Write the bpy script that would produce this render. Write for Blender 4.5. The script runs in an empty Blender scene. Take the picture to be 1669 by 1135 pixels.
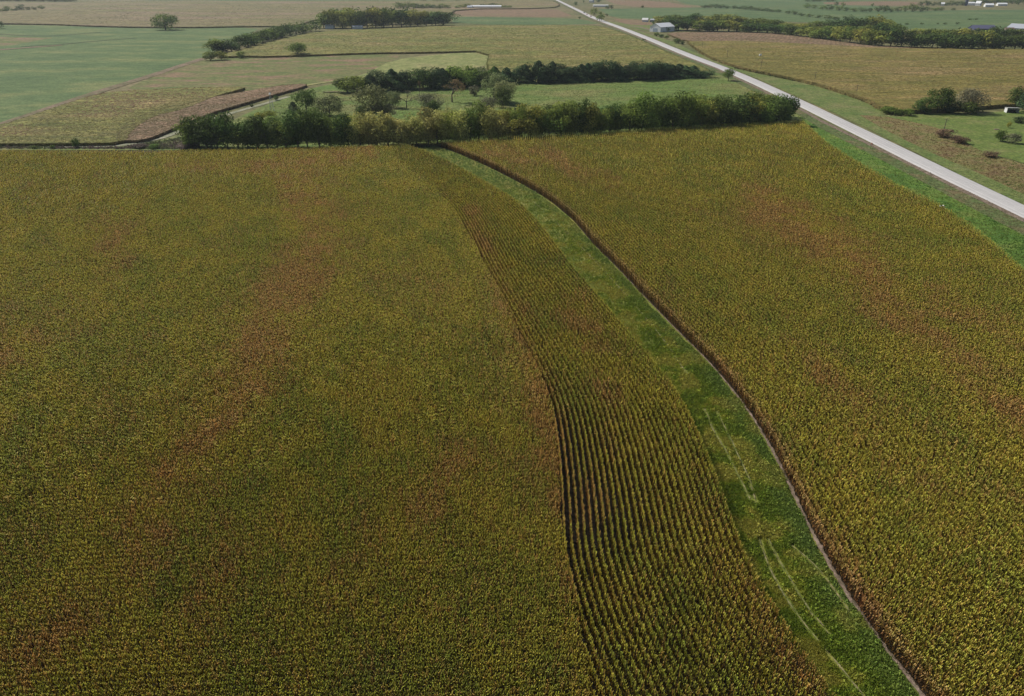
import bpy, bmesh, math, random
import numpy as np
from mathutils import Vector

# ------------------------------------------------------------------ camera, sky, sun, exposure
random.seed(7)
RNG = np.random.default_rng(11)
S = bpy.context.scene
COL = S.collection
F, W, H = 1150.0, 1669.0, 1135.0
CAMH = 60.0
HORIZON = -45.0
PITCH = math.atan((H / 2 - HORIZON) / F)
cd = bpy.data.cameras.new('camera'); cam = bpy.data.objects.new('camera', cd); COL.objects.link(cam)
cam.location = (0, 0, CAMH); cam.rotation_euler = (math.pi / 2 - PITCH, 0, 0)
cd.sensor_width = 36; cd.lens = 36 * F / W; cd.clip_start = 0.5; cd.clip_end = 20000
S.camera = cam

SUN_EL = math.radians(46)
SHX, SHY = 0.80, -0.60                       # the way shadows fall on the ground
wd = bpy.data.worlds.new('World'); S.world = wd; wd.use_nodes = True
nt = wd.node_tree; bg = nt.nodes['Background']
sky = nt.nodes.new('ShaderNodeTexSky'); sky.sky_type = 'NISHITA'; sky.sun_disc = False
sky.sun_elevation = SUN_EL; sky.sun_rotation = math.atan2(-SHX, -SHY)
nt.links.new(sky.outputs[0], bg.inputs[0]); bg.inputs[1].default_value = 0.05
sl = bpy.data.lights.new('sun', 'SUN'); sl.energy = 3.9; sl.angle = math.radians(0.6); sl.color = (1, 0.95, 0.87)
so = bpy.data.objects.new('sun', sl); COL.objects.link(so); so.location = (-100, 60, 200)
so.rotation_euler = Vector((SHX * math.cos(SUN_EL), SHY * math.cos(SUN_EL), -math.sin(SUN_EL))).to_track_quat('-Z', 'Y').to_euler()
S.view_settings.view_transform = 'Standard'; S.view_settings.look = 'None'
S.view_settings.exposure = 0.4; S.view_settings.gamma = 1
S.cycles.max_bounces = 5; S.cycles.diffuse_bounces = 3; S.cycles.transmission_bounces = 2
S.cycles.volume_bounces = 0; S.cycles.transparent_max_bounces = 4

CP, SP = math.cos(PITCH), math.sin(PITCH)


def P(x, y, z=0.0):
    """point of the photograph -> world point on the level z"""
    a = (x - W / 2) / F; b = -(y - H / 2) / F
    dy = CP + b * SP; dz = -SP + b * CP
    t = (CAMH - z) / (-dz)
    return (a * t, dy * t, z)


def PA(xy, z=0.0):
    xy = np.asarray(xy, float)
    a = (xy[:, 0] - W / 2) / F; b = -(xy[:, 1] - H / 2) / F
    dy = CP + b * SP; dz = -SP + b * CP
    t = (CAMH - z) / (-dz)
    return np.stack([a * t, dy * t], 1)


def proj(x, y, z):
    zz = z - CAMH
    d = y * CP - zz * SP; u = y * SP + zz * CP
    return W / 2 + F * x / d, H / 2 - F * u / d, d


# ------------------------------------------------------------------ numpy helpers
def inpoly(pts, poly):
    x, y = pts[:, 0], pts[:, 1]; poly = np.asarray(poly, float)
    r = np.zeros(len(pts), bool); n = len(poly); j = n - 1
    for i in range(n):
        xi, yi = poly[i]; xj, yj = poly[j]
        if yi != yj:
            c = ((yi > y) != (yj > y)) & (x < (xj - xi) * (y - yi) / (yj - yi) + xi)
            r ^= c
        j = i
    return r


def smooth_line(pts, n=2):
    p = np.asarray(pts, float)
    for _ in range(n):
        q = 0.75 * p[:-1] + 0.25 * p[1:]; r = 0.25 * p[:-1] + 0.75 * p[1:]
        m = np.empty((2 * len(q), 2)); m[0::2] = q; m[1::2] = r
        p = np.vstack([p[:1], m, p[-1:]])
    return p


def vnoise(x, y, scale, seed=0):
    u = x / scale + seed * 17.3; v = y / scale + seed * 9.1
    i = np.floor(u).astype(np.int64); j = np.floor(v).astype(np.int64)
    fu = u - i; fv = v - j
    fu = fu * fu * (3 - 2 * fu); fv = fv * fv * (3 - 2 * fv)

    def h(a, b):
        n = (a * 374761393 + b * 668265263 + seed * 1442695) & 0x7fffffff
        n = ((n ^ (n >> 13)) * 1274126177) & 0x7fffffff
        return ((n ^ (n >> 16)) & 0xffff) / 65535.0
    return (h(i, j) * (1 - fu) + h(i + 1, j) * fu) * (1 - fv) + (h(i, j + 1) * (1 - fu) + h(i + 1, j + 1) * fu) * fv


def fbm(x, y, scale, seed=0):
    return (vnoise(x, y, scale, seed) * 0.55 + vnoise(x, y, scale * 0.43, seed + 1) * 0.28 + vnoise(x, y, scale * 0.19, seed + 2) * 0.17)


def sstep(a, b, t):
    t = np.clip((t - a) / (b - a), 0, 1)
    return t * t * (3 - 2 * t)


def mesh_np(name, V, Q, C=None, mats=(), tris=None):
    """quads Q (n,4), optional tris (m,3), point colours C (n,3)"""
    me = bpy.data.meshes.new(name)
    V = np.asarray(V, np.float32); Q = np.asarray(Q, np.int32).reshape(-1, 4)
    T = np.zeros((0, 3), np.int32) if tris is None else np.asarray(tris, np.int32).reshape(-1, 3)
    me.vertices.add(len(V)); me.vertices.foreach_set('co', V.ravel())
    me.loops.add(len(Q) * 4 + len(T) * 3)
    me.loops.foreach_set('vertex_index', np.concatenate([Q.ravel(), T.ravel()]))
    me.polygons.add(len(Q) + len(T))
    st = np.concatenate([np.arange(len(Q)) * 4, len(Q) * 4 + np.arange(len(T)) * 3]).astype(np.int32)
    me.polygons.foreach_set('loop_start', st)
    me.update(calc_edges=True)
    if C is not None:
        at = me.attributes.new('tone', 'FLOAT_COLOR', 'POINT')
        c = np.ones((len(V), 4), np.float32); c[:, :3] = C
        at.data.foreach_set('color', c.ravel())
    for m in mats:
        me.materials.append(m)
    return me


def tile(bases, pos, rot, sxy, sz, col, jit=0.0):
    """bases: list of (V, Q, vtone) ; returns V, Q, C"""
    n = len(pos); which = RNG.integers(0, len(bases), n)
    VV, QQ, CC = [], [], []; off = 0
    for k, (bv, bq, bt) in enumerate(bases):
        ix = np.nonzero(which == k)[0]
        if len(ix) == 0: continue
        c, s = np.cos(rot[ix])[:, None], np.sin(rot[ix])[:, None]
        X = (bv[None, :, 0] * c - bv[None, :, 1] * s) * sxy[ix][:, None] + pos[ix, 0][:, None]
        Y = (bv[None, :, 0] * s + bv[None, :, 1] * c) * sxy[ix][:, None] + pos[ix, 1][:, None]
        Z = bv[None, :, 2] * sz[ix][:, None] + pos[ix, 2][:, None]
        VV.append(np.stack([X, Y, Z], 2).reshape(-1, 3).astype(np.float32))
        m = len(bv)
        QQ.append((bq[None] + (np.arange(len(ix)) * m)[:, None, None] + off).reshape(-1, 4))
        cc = col[ix][:, None, :] * bt[None, :, :]
        CC.append(cc.reshape(-1, 3).astype(np.float32))
        off += m * len(ix)
    return np.concatenate(VV), np.concatenate(QQ), np.concatenate(CC)


# ------------------------------------------------------------------ object helpers
def link(name, me, parent=None, mat=None):
    o = bpy.data.objects.new(name, me); COL.objects.link(o)
    if mat: me.materials.append(mat)
    if parent: o.parent = parent
    return o


def tag(o, label, cat=None, group=None, kind=None):
    o['label'] = label
    if cat: o['category'] = cat
    if group: o['group'] = group
    if kind: o['kind'] = kind
    return o


def empty(name, loc, rz=0.0):
    o = bpy.data.objects.new(name, None); COL.objects.link(o); o.location = loc; o.rotation_euler = (0, 0, rz)
    o.empty_display_size = 0.5
    return o


def bmobj(name, bm, mat, parent=None, smooth=False):
    me = bpy.data.meshes.new(name); bm.to_mesh(me); bm.free(); me.materials.append(mat)
    if smooth:
        for p in me.polygons: p.use_smooth = True
    o = bpy.data.objects.new(name, me); COL.objects.link(o)
    if parent: o.parent = parent
    return o


def add_box(bm, c, s, rz=0.0, bevel=0.0):
    g = bmesh.ops.create_cube(bm, size=1)['verts']
    ca, sa = math.cos(rz), math.sin(rz)
    for v in g:
        x, y, z = v.co.x * s[0], v.co.y * s[1], v.co.z * s[2]
        v.co = (c[0] + x * ca - y * sa, c[1] + x * sa + y * ca, c[2] + z)
    if bevel:
        es = list({e for v in g for e in v.link_edges})
        bmesh.ops.bevel(bm, geom=es, offset=bevel, segments=2, affect='EDGES')


def add_tube(bm, a, b, r1, r2, n=6):
    a, b = Vector(a), Vector(b); d = (b - a)
    if d.length < 1e-5: return
    q = d.to_track_quat('Z', 'Y')
    A = [bm.verts.new(a + q @ Vector((r1 * math.cos(t), r1 * math.sin(t), 0))) for t in [2 * math.pi * i / n for i in range(n)]]
    B = [bm.verts.new(b + q @ Vector((r2 * math.cos(t), r2 * math.sin(t), 0))) for t in [2 * math.pi * i / n for i in range(n)]]
    for i in range(n):
        bm.faces.new((A[i], A[(i + 1) % n], B[(i + 1) % n], B[i]))
    bm.faces.new(B)
    bm.faces.new(A[::-1])


# ------------------------------------------------------------------ materials
def newmat(name):
    m = bpy.data.materials.new(name); m.use_nodes = True
    return m, m.node_tree, m.node_tree.nodes['Principled BSDF']


def flat(name, c, rough=0.6, noise=0.15, scale=3.0, metal=0.0):
    m, t, b = newmat(name)
    n = t.nodes.new('ShaderNodeTexNoise'); n.inputs['Scale'].default_value = scale; n.inputs['Detail'].default_value = 5
    tc = t.nodes.new('ShaderNodeTexCoord'); t.links.new(tc.outputs['Object'], n.inputs['Vector'])
    r = t.nodes.new('ShaderNodeValToRGB')
    r.color_ramp.elements[0].position = 0.3; r.color_ramp.elements[1].position = 0.7
    r.color_ramp.elements[0].color = (*[v * (1 - noise) for v in c], 1)
    r.color_ramp.elements[1].color = (*[min(1, v * (1 + noise)) for v in c], 1)
    t.links.new(n.outputs['Fac'], r.inputs[0]); t.links.new(r.outputs[0], b.inputs['Base Color'])
    b.inputs['Roughness'].default_value = rough; b.inputs['Metallic'].default_value = metal
    return m


def ribbed(name, c, pitch=0.6, rough=0.45, axis=0):
    """profiled metal sheet: ribs as bump, light streaks of wear"""
    m, t, b = newmat(name)
    tc = t.nodes.new('ShaderNodeTexCoord'); wv = t.nodes.new('ShaderNodeTexWave')
    wv.bands_direction = 'XYZ'[axis]; wv.inputs['Scale'].default_value = 1.0 / pitch / 2
    t.links.new(tc.outputs['Object'], wv.inputs['Vector'])
    bp = t.nodes.new('ShaderNodeBump'); bp.inputs['Distance'].default_value = 0.03; bp.inputs['Strength'].default_value = 0.6
    t.links.new(wv.outputs['Fac'], bp.inputs['Height']); t.links.new(bp.outputs[0], b.inputs['Normal'])
    n = t.nodes.new('ShaderNodeTexNoise'); n.inputs['Scale'].default_value = 0.7; n.inputs['Detail'].default_value = 6
    t.links.new(tc.outputs['Object'], n.inputs['Vector'])
    mx = t.nodes.new('ShaderNodeMixRGB'); mx.inputs[1].default_value = (*[v * 0.85 for v in c], 1); mx.inputs[2].default_value = (*c, 1)
    t.links.new(n.outputs['Fac'], mx.inputs[0]); t.links.new(mx.outputs[0], b.inputs['Base Color'])
    b.inputs['Roughness'].default_value = rough
    return m


def leafmat(name, mult=(1, 1, 1), transl=0.25, rough=0.5, objvar=0.0, spec=0.35):
    m, t, b = newmat(name)
    at = t.nodes.new('ShaderNodeAttribute'); at.attribute_name = 'tone'
    mx = t.nodes.new('ShaderNodeMixRGB'); mx.blend_type = 'MULTIPLY'; mx.inputs[0].default_value = 1
    mx.inputs[2].default_value = (*mult, 1); t.links.new(at.outputs['Color'], mx.inputs[1])
    c = mx.outputs[0]
    if objvar:
        oi = t.nodes.new('ShaderNodeObjectInfo'); hs = t.nodes.new('ShaderNodeHueSaturation')
        mr = t.nodes.new('ShaderNodeMapRange'); mr.inputs[3].default_value = 1 - objvar; mr.inputs[4].default_value = 1 + objvar
        t.links.new(oi.outputs['Random'], mr.inputs[0]); t.links.new(mr.outputs[0], hs.inputs['Value'])
        mh = t.nodes.new('ShaderNodeMapRange'); mh.inputs[3].default_value = 0.478; mh.inputs[4].default_value = 0.515
        ml = t.nodes.new('ShaderNodeMath'); ml.operation = 'MULTIPLY'; ml.inputs[1].default_value = 7.31
        fr = t.nodes.new('ShaderNodeMath'); fr.operation = 'FRACT'
        t.links.new(oi.outputs['Random'], ml.inputs[0]); t.links.new(ml.outputs[0], fr.inputs[0])
        t.links.new(fr.outputs[0], mh.inputs[0]); t.links.new(mh.outputs[0], hs.inputs['Hue'])
        t.links.new(c, hs.inputs['Color']); c = hs.outputs[0]
    t.links.new(c, b.inputs['Base Color']); b.inputs['Roughness'].default_value = rough
    b.inputs['Specular IOR Level'].default_value = spec
    tr = t.nodes.new('ShaderNodeBsdfTranslucent'); t.links.new(c, tr.inputs[0])
    ms = t.nodes.new('ShaderNodeMixShader'); ms.inputs[0].default_value = transl
    t.links.new(b.outputs[0], ms.inputs[1]); t.links.new(tr.outputs[0], ms.inputs[2])
    t.links.new(ms.outputs[0], t.nodes['Material Output'].inputs['Surface'])
    return m


def ground(name, cols, big=60, small=4, stretch=(1, 1), bump=0.15, rot=0.0, rough=0.95, rows=None, mixk=0.45):
    """cols: three colours blended by a broad and a fine noise laid on the world surface"""
    m, t, b = newmat(name)
    g = t.nodes.new('ShaderNodeNewGeometry')
    mp = t.nodes.new('ShaderNodeMapping'); mp.inputs['Scale'].default_value = (stretch[0], stretch[1], 1)
    mp.inputs['Rotation'].default_value = (0, 0, rot)
    t.links.new(g.outputs['Position'], mp.inputs['Vector'])
    n1 = t.nodes.new('ShaderNodeTexNoise'); n1.inputs['Scale'].default_value = 1 / big; n1.inputs['Detail'].default_value = 6
    n1.inputs['Roughness'].default_value = 0.6
    n2 = t.nodes.new('ShaderNodeTexNoise'); n2.inputs['Scale'].default_value = 1 / small; n2.inputs['Detail'].default_value = 6
    n2.inputs['Roughness'].default_value = 0.65
    t.links.new(mp.outputs[0], n1.inputs['Vector']); t.links.new(g.outputs['Position'], n2.inputs['Vector'])
    r = t.nodes.new('ShaderNodeValToRGB'); e = r.color_ramp.elements
    e[0].position = 0.34; e[0].color = (*cols[0], 1); e[1].position = 0.66; e[1].color = (*cols[2], 1)
    x = e.new(0.5); x.color = (*cols[1], 1)
    t.links.new(n1.outputs['Fac'], r.inputs[0])
    r2 = t.nodes.new('ShaderNodeValToRGB'); e = r2.color_ramp.elements
    k = mixk
    e[0].position = 0.3; e[0].color = (1 - k, 1 - k, 1 - k, 1); e[1].position = 0.7; e[1].color = (1 + k, 1 + k, 1 + k, 1)
    t.links.new(n2.outputs['Fac'], r2.inputs[0])
    mu = t.nodes.new('ShaderNodeMixRGB'); mu.blend_type = 'MULTIPLY'; mu.inputs[0].default_value = 1
    t.links.new(r.outputs[0], mu.inputs[1]); t.links.new(r2.outputs[0], mu.inputs[2])
    n3 = t.nodes.new('ShaderNodeTexNoise'); n3.inputs['Scale'].default_value = 1 / (big * 0.13 + small); n3.inputs['Detail'].default_value = 5; n3.inputs['Roughness'].default_value = 0.7
    t.links.new(mp.outputs[0], n3.inputs['Vector'])
    r4 = t.nodes.new('ShaderNodeValToRGB'); e = r4.color_ramp.elements; e[0].position = 0.36; e[1].position = 0.64
    e[0].color = (1 - k * .7, 1 - k * .55, 1 - k * .7, 1); e[1].color = (1 + k * .5, 1 + k * .35, 1 + k * .5, 1)
    t.links.new(n3.outputs['Fac'], r4.inputs[0])
    mu4 = t.nodes.new('ShaderNodeMixRGB'); mu4.blend_type = 'MULTIPLY'; mu4.inputs[0].default_value = 1
    t.links.new(mu.outputs[0], mu4.inputs[1]); t.links.new(r4.outputs[0], mu4.inputs[2])
    out = mu4.outputs[0]
    if rows:
        mp2 = t.nodes.new('ShaderNodeMapping'); mp2.inputs['Rotation'].default_value = (0, 0, rows[1])
        t.links.new(g.outputs['Position'], mp2.inputs['Vector'])
        wv = t.nodes.new('ShaderNodeTexWave'); wv.inputs['Scale'].default_value = 0.31 / rows[0]
        wv.inputs['Distortion'].default_value = 3.0; wv.inputs['Detail'].default_value = 3; wv.inputs['Detail Scale'].default_value = 0.4
        t.links.new(mp2.outputs[0], wv.inputs['Vector'])
        r3 = t.nodes.new('ShaderNodeValToRGB'); e = r3.color_ramp.elements
        e[0].color = (1 - rows[2],) * 3 + (1,); e[1].color = (1 + rows[2] * .4,) * 3 + (1,)
        t.links.new(wv.outputs['Fac'], r3.inputs[0])
        mu2 = t.nodes.new('ShaderNodeMixRGB'); mu2.blend_type = 'MULTIPLY'; mu2.inputs[0].default_value = 1
        t.links.new(out, mu2.inputs[1]); t.links.new(r3.outputs[0], mu2.inputs[2]); out = mu2.outputs[0]
    t.links.new(out, b.inputs['Base Color'])
    b.inputs['Roughness'].default_value = rough; b.inputs['Specular IOR Level'].default_value = 0.15
    bp = t.nodes.new('ShaderNodeBump'); bp.inputs['Strength'].default_value = bump; bp.inputs['Distance'].default_value = small * 0.3
    t.links.new(n2.outputs['Fac'], bp.inputs['Height']); t.links.new(bp.outputs[0], b.inputs['Normal'])
    return m


# ------------------------------------------------------------------ sheets and slabs
LEVEL = [0.004]


def sheet(name, px, mat, label, z=None, kind='structure', world=None, nsm=0):
    if z is None:
        LEVEL[0] += 0.006; z = LEVEL[0]
    if world is None:
        pp = smooth_line(px + px[:1], nsm)[:-1] if nsm else px
        world = PA(pp, 0)
    bm = bmesh.new()
    vs = [bm.verts.new((p[0], p[1], z)) for p in world]
    f = bm.faces.new(vs)
    if f.normal.z < 0 or f.calc_area() < 0: f.normal_flip()
    bmesh.ops.triangulate(bm, faces=[f])
    bm.normal_update()
    if sum(q.normal.z for q in bm.faces) < 0: bmesh.ops.reverse_faces(bm, faces=bm.faces)
    o = bmobj(name, bm, mat)
    tag(o, label, kind=kind)
    return o


def line_between(a, b, n=1):
    return a + b[::-1]


# leaf shaped bits used by crop edges and canopies
def tuftbase(n, h, spread, w, seed, lean=0.5, tones=(0.75, 1.3)):
    r = np.random.default_rng(seed); V = []; Q = []; T = []
    for i in range(n):
        a = r.uniform(0, 2 * math.pi); rr = spread * math.sqrt(r.uniform(0, 1)) * 0.6
        bx, by = rr * math.cos(a), rr * math.sin(a)
        a2 = r.uniform(0, 2 * math.pi); l = spread * lean * r.uniform(0.4, 1)
        hh = h * r.uniform(0.55, 1); px_, py_ = -math.sin(a2) * w / 2, math.cos(a2) * w / 2
        k = len(V)
        V += [(bx - px_, by - py_, 0), (bx + px_, by + py_, 0),
              (bx + l * math.cos(a2) + px_ * .6, by + l * math.sin(a2) + py_ * .6, hh), (bx + l * math.cos(a2) - px_ * .6, by + l * math.sin(a2) - py_ * .6, hh)]
        Q.append((k, k + 1, k + 2, k + 3)); t = r.uniform(*tones); T += [(t, t, t)] * 4
    return np.array(V), np.array(Q), np.array(T)


def clumpbase(n, h, rad, s, seed, tones=(0.7, 1.35)):
    """a dome of small leaf faces"""
    r = np.random.default_rng(seed); V = []; Q = []; T = []
    for i in range(n):
        d = r.normal(size=3); d /= np.linalg.norm(d); d[2] = abs(d[2])
        c = np.array([d[0] * rad, d[1] * rad, d[2] * h * 0.85 + 0.1 * h]) * r.uniform(0.6, 1)
        nn = d + r.normal(size=3) * 0.5; nn /= np.linalg.norm(nn)
        u = np.cross(nn, r.normal(size=3)); u /= np.linalg.norm(u); v = np.cross(nn, u)
        a, b = s * r.uniform(0.7, 1.2), s * r.uniform(0.35, 0.7)
        k = len(V); V += [c - u * a, c - v * b, c + u * a, c + v * b]; Q.append((k, k + 1, k + 2, k + 3))
        t = r.uniform(*tones); T += [(t, t, t)] * 4
    return np.array(V), np.array(Q), np.array(T)


CANOPY = [clumpbase(9, 1.0, 1.0, 0.5, 100 + i, (0.85, 1.15)) for i in range(6)]
GRASS = [tuftbase(7, 1.0, 0.9, 0.16, 200 + i) for i in range(6)]
WEED = [clumpbase(14, 1.0, 0.8, 0.3, 300 + i) for i in range(6)]


def sample_px(poly, dens, ymin=-20):
    """random points inside a photo-outline, finer where the ground is near"""
    poly = np.asarray(poly, float)
    x0, y0 = poly.min(0); x1, y1 = poly.max(0); y0 = max(y0, ymin)
    x0 = max(x0, -160); x1 = min(x1, 1830); y1 = min(y1, 1260)
    n = int((x1 - x0) * (y1 - y0) * dens)
    p = np.stack([RNG.uniform(x0, x1, n), RNG.uniform(y0, y1, n)], 1)
    return p[inpoly(p, poly)]


def crop_slab(name, px, h, top, side, colf, label, cat, dens, size=1.0, edges=True, nsm=1):
    """a standing crop seen from afar: closed canopy, side walls of stalks, leaf clumps over both"""
    pp = smooth_line(px + px[:1], nsm)[:-1] if nsm else np.array(px, float)
    wpts = PA(pp, h * 0.55)
    n = len(wpts)
    V = [(x, y, 0) for x, y in wpts] + [(x, y, h * 0.86) for x, y in wpts]
    bm = bmesh.new(); vs = [bm.verts.new(v) for v in V]
    f = bm.faces.new(vs[n:]); bmesh.ops.triangulate(bm, faces=[f])
    if sum(q.calc_area() * (1 if q.normal.z > 0 else -1) for q in bm.faces) < 0: bmesh.ops.reverse_faces(bm, faces=bm.faces)
    for i in range(n):
        q = bm.faces.new((vs[i], vs[(i + 1) % n], vs[n + (i + 1) % n], vs[n + i])); q.material_index = 1
    bm.normal_update()
    me = bpy.data.meshes.new(name); bm.to_mesh(me); bm.free()
    me.materials.append(top); me.materials.append(side)
    base_n = len(me.polygons)
    # clumps on the canopy
    c0 = pp.mean(0); big = c0 + (pp - c0) * 1.0
    pts = np.vstack([sample_px(big + np.array([0, dy_]), dens / 2) for dy_ in (-4, 4)])
    w = PA(pts, h) if len(pts) else np.zeros((0, 2))
    w = w[inpoly(w, wpts)]
    # clumps along the border
    extra = []
    for i in range(n):
        a, b = wpts[i], wpts[(i + 1) % n]; L = np.hypot(*(b - a)); d = max(60, np.hypot(*((a + b) / 2)))
        st = max(0.5, d * 0.0022) / 3.0; m = int(min(4000, L / st))
        if m and edges:
            t = RNG.uniform(0, 1, m)[:, None]; q = a + (b - a) * t; extra.append(q + RNG.normal(size=(m, 2)) * 0.25)
    pos = [np.column_stack([w, np.full(len(w), h * 0.82)])]
    if extra:
        e = np.concatenate(extra); u, v, _ = proj(e[:, 0], e[:, 1], h); k = (u > -150) & (u < 1820) & (v > -30) & (v < 1250); e = e[k]
        pos.append(np.column_stack([e, RNG.uniform(0.05, h * 0.95, len(e))]))
    pos = np.concatenate(pos)
    d = np.hypot(pos[:, 0], pos[:, 1])
    sc = np.maximum(0.4, d * 0.0013) * RNG.uniform(0.7, 1.4, len(d)) * size
    col = colf(pos[:, 0], pos[:, 1])
    Vv, Qq, Cc = tile(CANOPY, pos, RNG.uniform(0, 6.28, len(pos)), sc, np.minimum(h * 0.16, 0.12 + sc * 0.1) * np.where(pos[:, 2] < h * 0.8, 1.8, 1.0), col)
    m2 = mesh_np(name + '_leaves', Vv, Qq, Cc)
    bm = bmesh.new(); bm.from_mesh(me); k0 = len(bm.faces)
    bm.from_mesh(m2); bm.faces.ensure_lookup_table()
    for f in bm.faces[k0:]: f.material_index = 2
    bm.to_mesh(me); bm.free(); bpy.data.meshes.remove(m2)
    me.materials.append(M['crop_leaf'])
    o = bpy.data.objects.new(name, me); COL.objects.link(o)
    tag(o, label, cat, kind='stuff')
    return o


def scatter(name, px, bases, dens, size, hgt, colf, label, cat, mat, keep=None, lod=0.0009, base_level=0.0, world_filter=None):
    pts = sample_px(px, dens)
    w = PA(pts, 0)
    if keep is not None:
        k = keep(pts, w); w = w[k]; pts = pts[k]
    d = np.hypot(w[:, 0], w[:, 1]); n = len(w)
    sc = np.maximum(size, d * lod) * RNG.uniform(0.6, 1.5, n)
    hh = np.maximum(hgt, hgt * 0.5 + sc * 0.25) * RNG.uniform(0.5, 1.4, n)
    pos = np.column_stack([w, np.full(n, base_level)])
    V, Q, C = tile(bases, pos, RNG.uniform(0, 6.28, n), sc, hh, colf(w[:, 0], w[:, 1]))
    o = link(name, mesh_np(name, V, Q, C, [mat])); tag(o, label, cat, kind='stuff')
    return o


def mixcol(cs, x, y, scale, seed, jit=0.18, sharp=(0.35, 0.65)):
    """blend three colours by noise with a per-plant jitter"""
    t = sstep(*sharp, fbm(x, y, scale, seed))[:, None]
    c = np.where(t < 0.5, np.array(cs[0]) * (1 - 2 * t) + np.array(cs[1]) * 2 * t, np.array(cs[1]) * (2 - 2 * t) + np.array(cs[2]) * (2 * t - 1))
    return c * RNG.uniform(1 - jit, 1 + jit, (len(x), 1)) * RNG.uniform(0.93, 1.07, (len(x), 3))


M = {}
M['crop_leaf'] = leafmat('crop_leaf', transl=0.22, rough=0.6, spec=0.1)
M['corn_leaf'] = leafmat('corn_leaf', transl=0.22, rough=0.55, spec=0.12)
M['grass_blade'] = leafmat('grass_blade', transl=0.3, rough=0.6, spec=0.1)
M['soil'] = ground('soil', [(0.016, 0.012, 0.008), (0.022, 0.017, 0.011), (0.032, 0.024, 0.015)], 8, 0.5)  # soil darkened below its own tone, row-gap shade put into the colour
M['dirt'] = ground('dirt', [(0.11, 0.085, 0.055), (0.18, 0.135, 0.10), (0.25, 0.19, 0.15)], 1.6, 0.3, mixk=0.45)
M['base_ground'] = ground('base_ground', [(0.10, 0.115, 0.04), (0.14, 0.13, 0.055), (0.18, 0.15, 0.075)], 180, 6)
M['swale'] = ground('swale_turf', [(0.095, 0.12, 0.02), (0.135, 0.155, 0.028), (0.19, 0.175, 0.045)], 5, 0.6, stretch=(1, 0.35))
M['lush'] = ground('lush_ditch_grass', [(0.06, 0.12, 0.02), (0.09, 0.155, 0.025), (0.14, 0.18, 0.04)], 10, 0.8)
M['verge'] = ground('verge_grass', [(0.10, 0.105, 0.04), (0.09, 0.125, 0.04), (0.15, 0.12, 0.06)], 14, 1)
M['verge_green'] = ground('verge_green', [(0.09, 0.135, 0.035), (0.125, 0.155, 0.045), (0.165, 0.165, 0.065)], 18, 1.2)
M['lawn'] = ground('lawn', [(0.09, 0.13, 0.03), (0.115, 0.155, 0.035), (0.155, 0.165, 0.055)], 12, 1.2)
M['weeds'] = ground('weedy_bank', [(0.15, 0.10, 0.05), (0.17, 0.14, 0.055), (0.14, 0.15, 0.045)], 9, 1.0)
M['pasture'] = ground('pasture', [(0.09, 0.15, 0.03), (0.12, 0.16, 0.04), (0.165, 0.16, 0.055)], 30, 2, stretch=(0.5, 1))
M['meadow'] = ground('meadow', [(0.10, 0.135, 0.035), (0.14, 0.14, 0.05), (0.225, 0.135, 0.09)], 17, 2.5, stretch=(0.5, 1))
M['palegrass'] = ground('pale_grass', [(0.17, 0.19, 0.06), (0.20, 0.215, 0.075), (0.235, 0.22, 0.09)], 40, 3)
M['soy'] = ground('soy', [(0.07, 0.115, 0.04), (0.095, 0.14, 0.048), (0.155, 0.175, 0.062)], 40, 1.5, stretch=(0.6, 1.2), bump=0.3)
M['soy_far'] = ground('soy_far', [(0.07, 0.115, 0.042), (0.09, 0.135, 0.05), (0.12, 0.15, 0.058)], 70, 4, stretch=(0.5, 1))
M['stubble'] = ground('stubble', [(0.175, 0.125, 0.07), (0.21, 0.14, 0.085), (0.19, 0.145, 0.07)], 40, 2, rows=(4, 0.4, 0.18))
M['tan'] = ground('tan_crop', [(0.145, 0.14, 0.05), (0.175, 0.15, 0.065), (0.21, 0.155, 0.095)], 130, 5, stretch=(0.35, 1.4))
M['golden'] = ground('golden_crop', [(0.135, 0.125, 0.03), (0.175, 0.148, 0.04), (0.22, 0.16, 0.065)], 45, 2.2, mixk=0.6, stretch=(0.4, 1.3), bump=0.5)
M['olive'] = ground('olive_crop', [(0.13, 0.145, 0.035), (0.17, 0.162, 0.045), (0.21, 0.17, 0.065)], 50, 2.2, mixk=0.6, stretch=(0.5, 1.3), bump=0.5)
M['cropside'] = ground('crop_side', [(0.13, 0.12, 0.04), (0.18, 0.15, 0.055), (0.22, 0.16, 0.065)], 6, 0.6)

# ------------------------------------------------------------------ outlines (photograph points)
SW_L = [(672, 237), (712, 250), (762, 276), (800, 298), (838, 318), (872, 345), (905, 385), (935, 425), (980, 475), (1028, 530), (1080, 590), (1128, 652),
        (1155, 705), (1180, 762), (1207, 830), (1232, 900), (1274, 972), (1326, 1052), (1386, 1135), (1444, 1215), (1520, 1300)]
SW_R = [(712, 238), (750, 252), (800, 274), (850, 300), (895, 326), (935, 360), (965, 396), (1003, 434), (1050, 484), (1100, 536), (1150, 584), (1200, 643),
        (1243, 705), (1277, 770), (1315, 852), (1362, 940), (1425, 1035), (1505, 1135), (1580, 1230), (1640, 1300)]
STRIP_L = [(640, 255), (690, 290), (738, 340), (765, 385), (792, 432), (825, 500), (856, 560), (884, 620), (903, 680), (912, 760), (913, 840), (926, 920),
           (945, 1020), (968, 1135), (985, 1230), (995, 1300)]
LEFT_TOP = [(-260, 243), (0, 244), (120, 245), (250, 246), (290, 244), (340, 244), (420, 243), (500, 239), (580, 237), (650, 237)]
RF_TOP = [(712, 238), (800, 230), (900, 226), (1000, 220), (1100, 213), (1200, 208), (1308, 203)]
RF_R = [(1308, 203), (1345, 235), (1400, 270), (1460, 305), (1522, 334), (1580, 372), (1622, 405), (1669, 448), (1740, 515), (1900, 680)]
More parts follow.
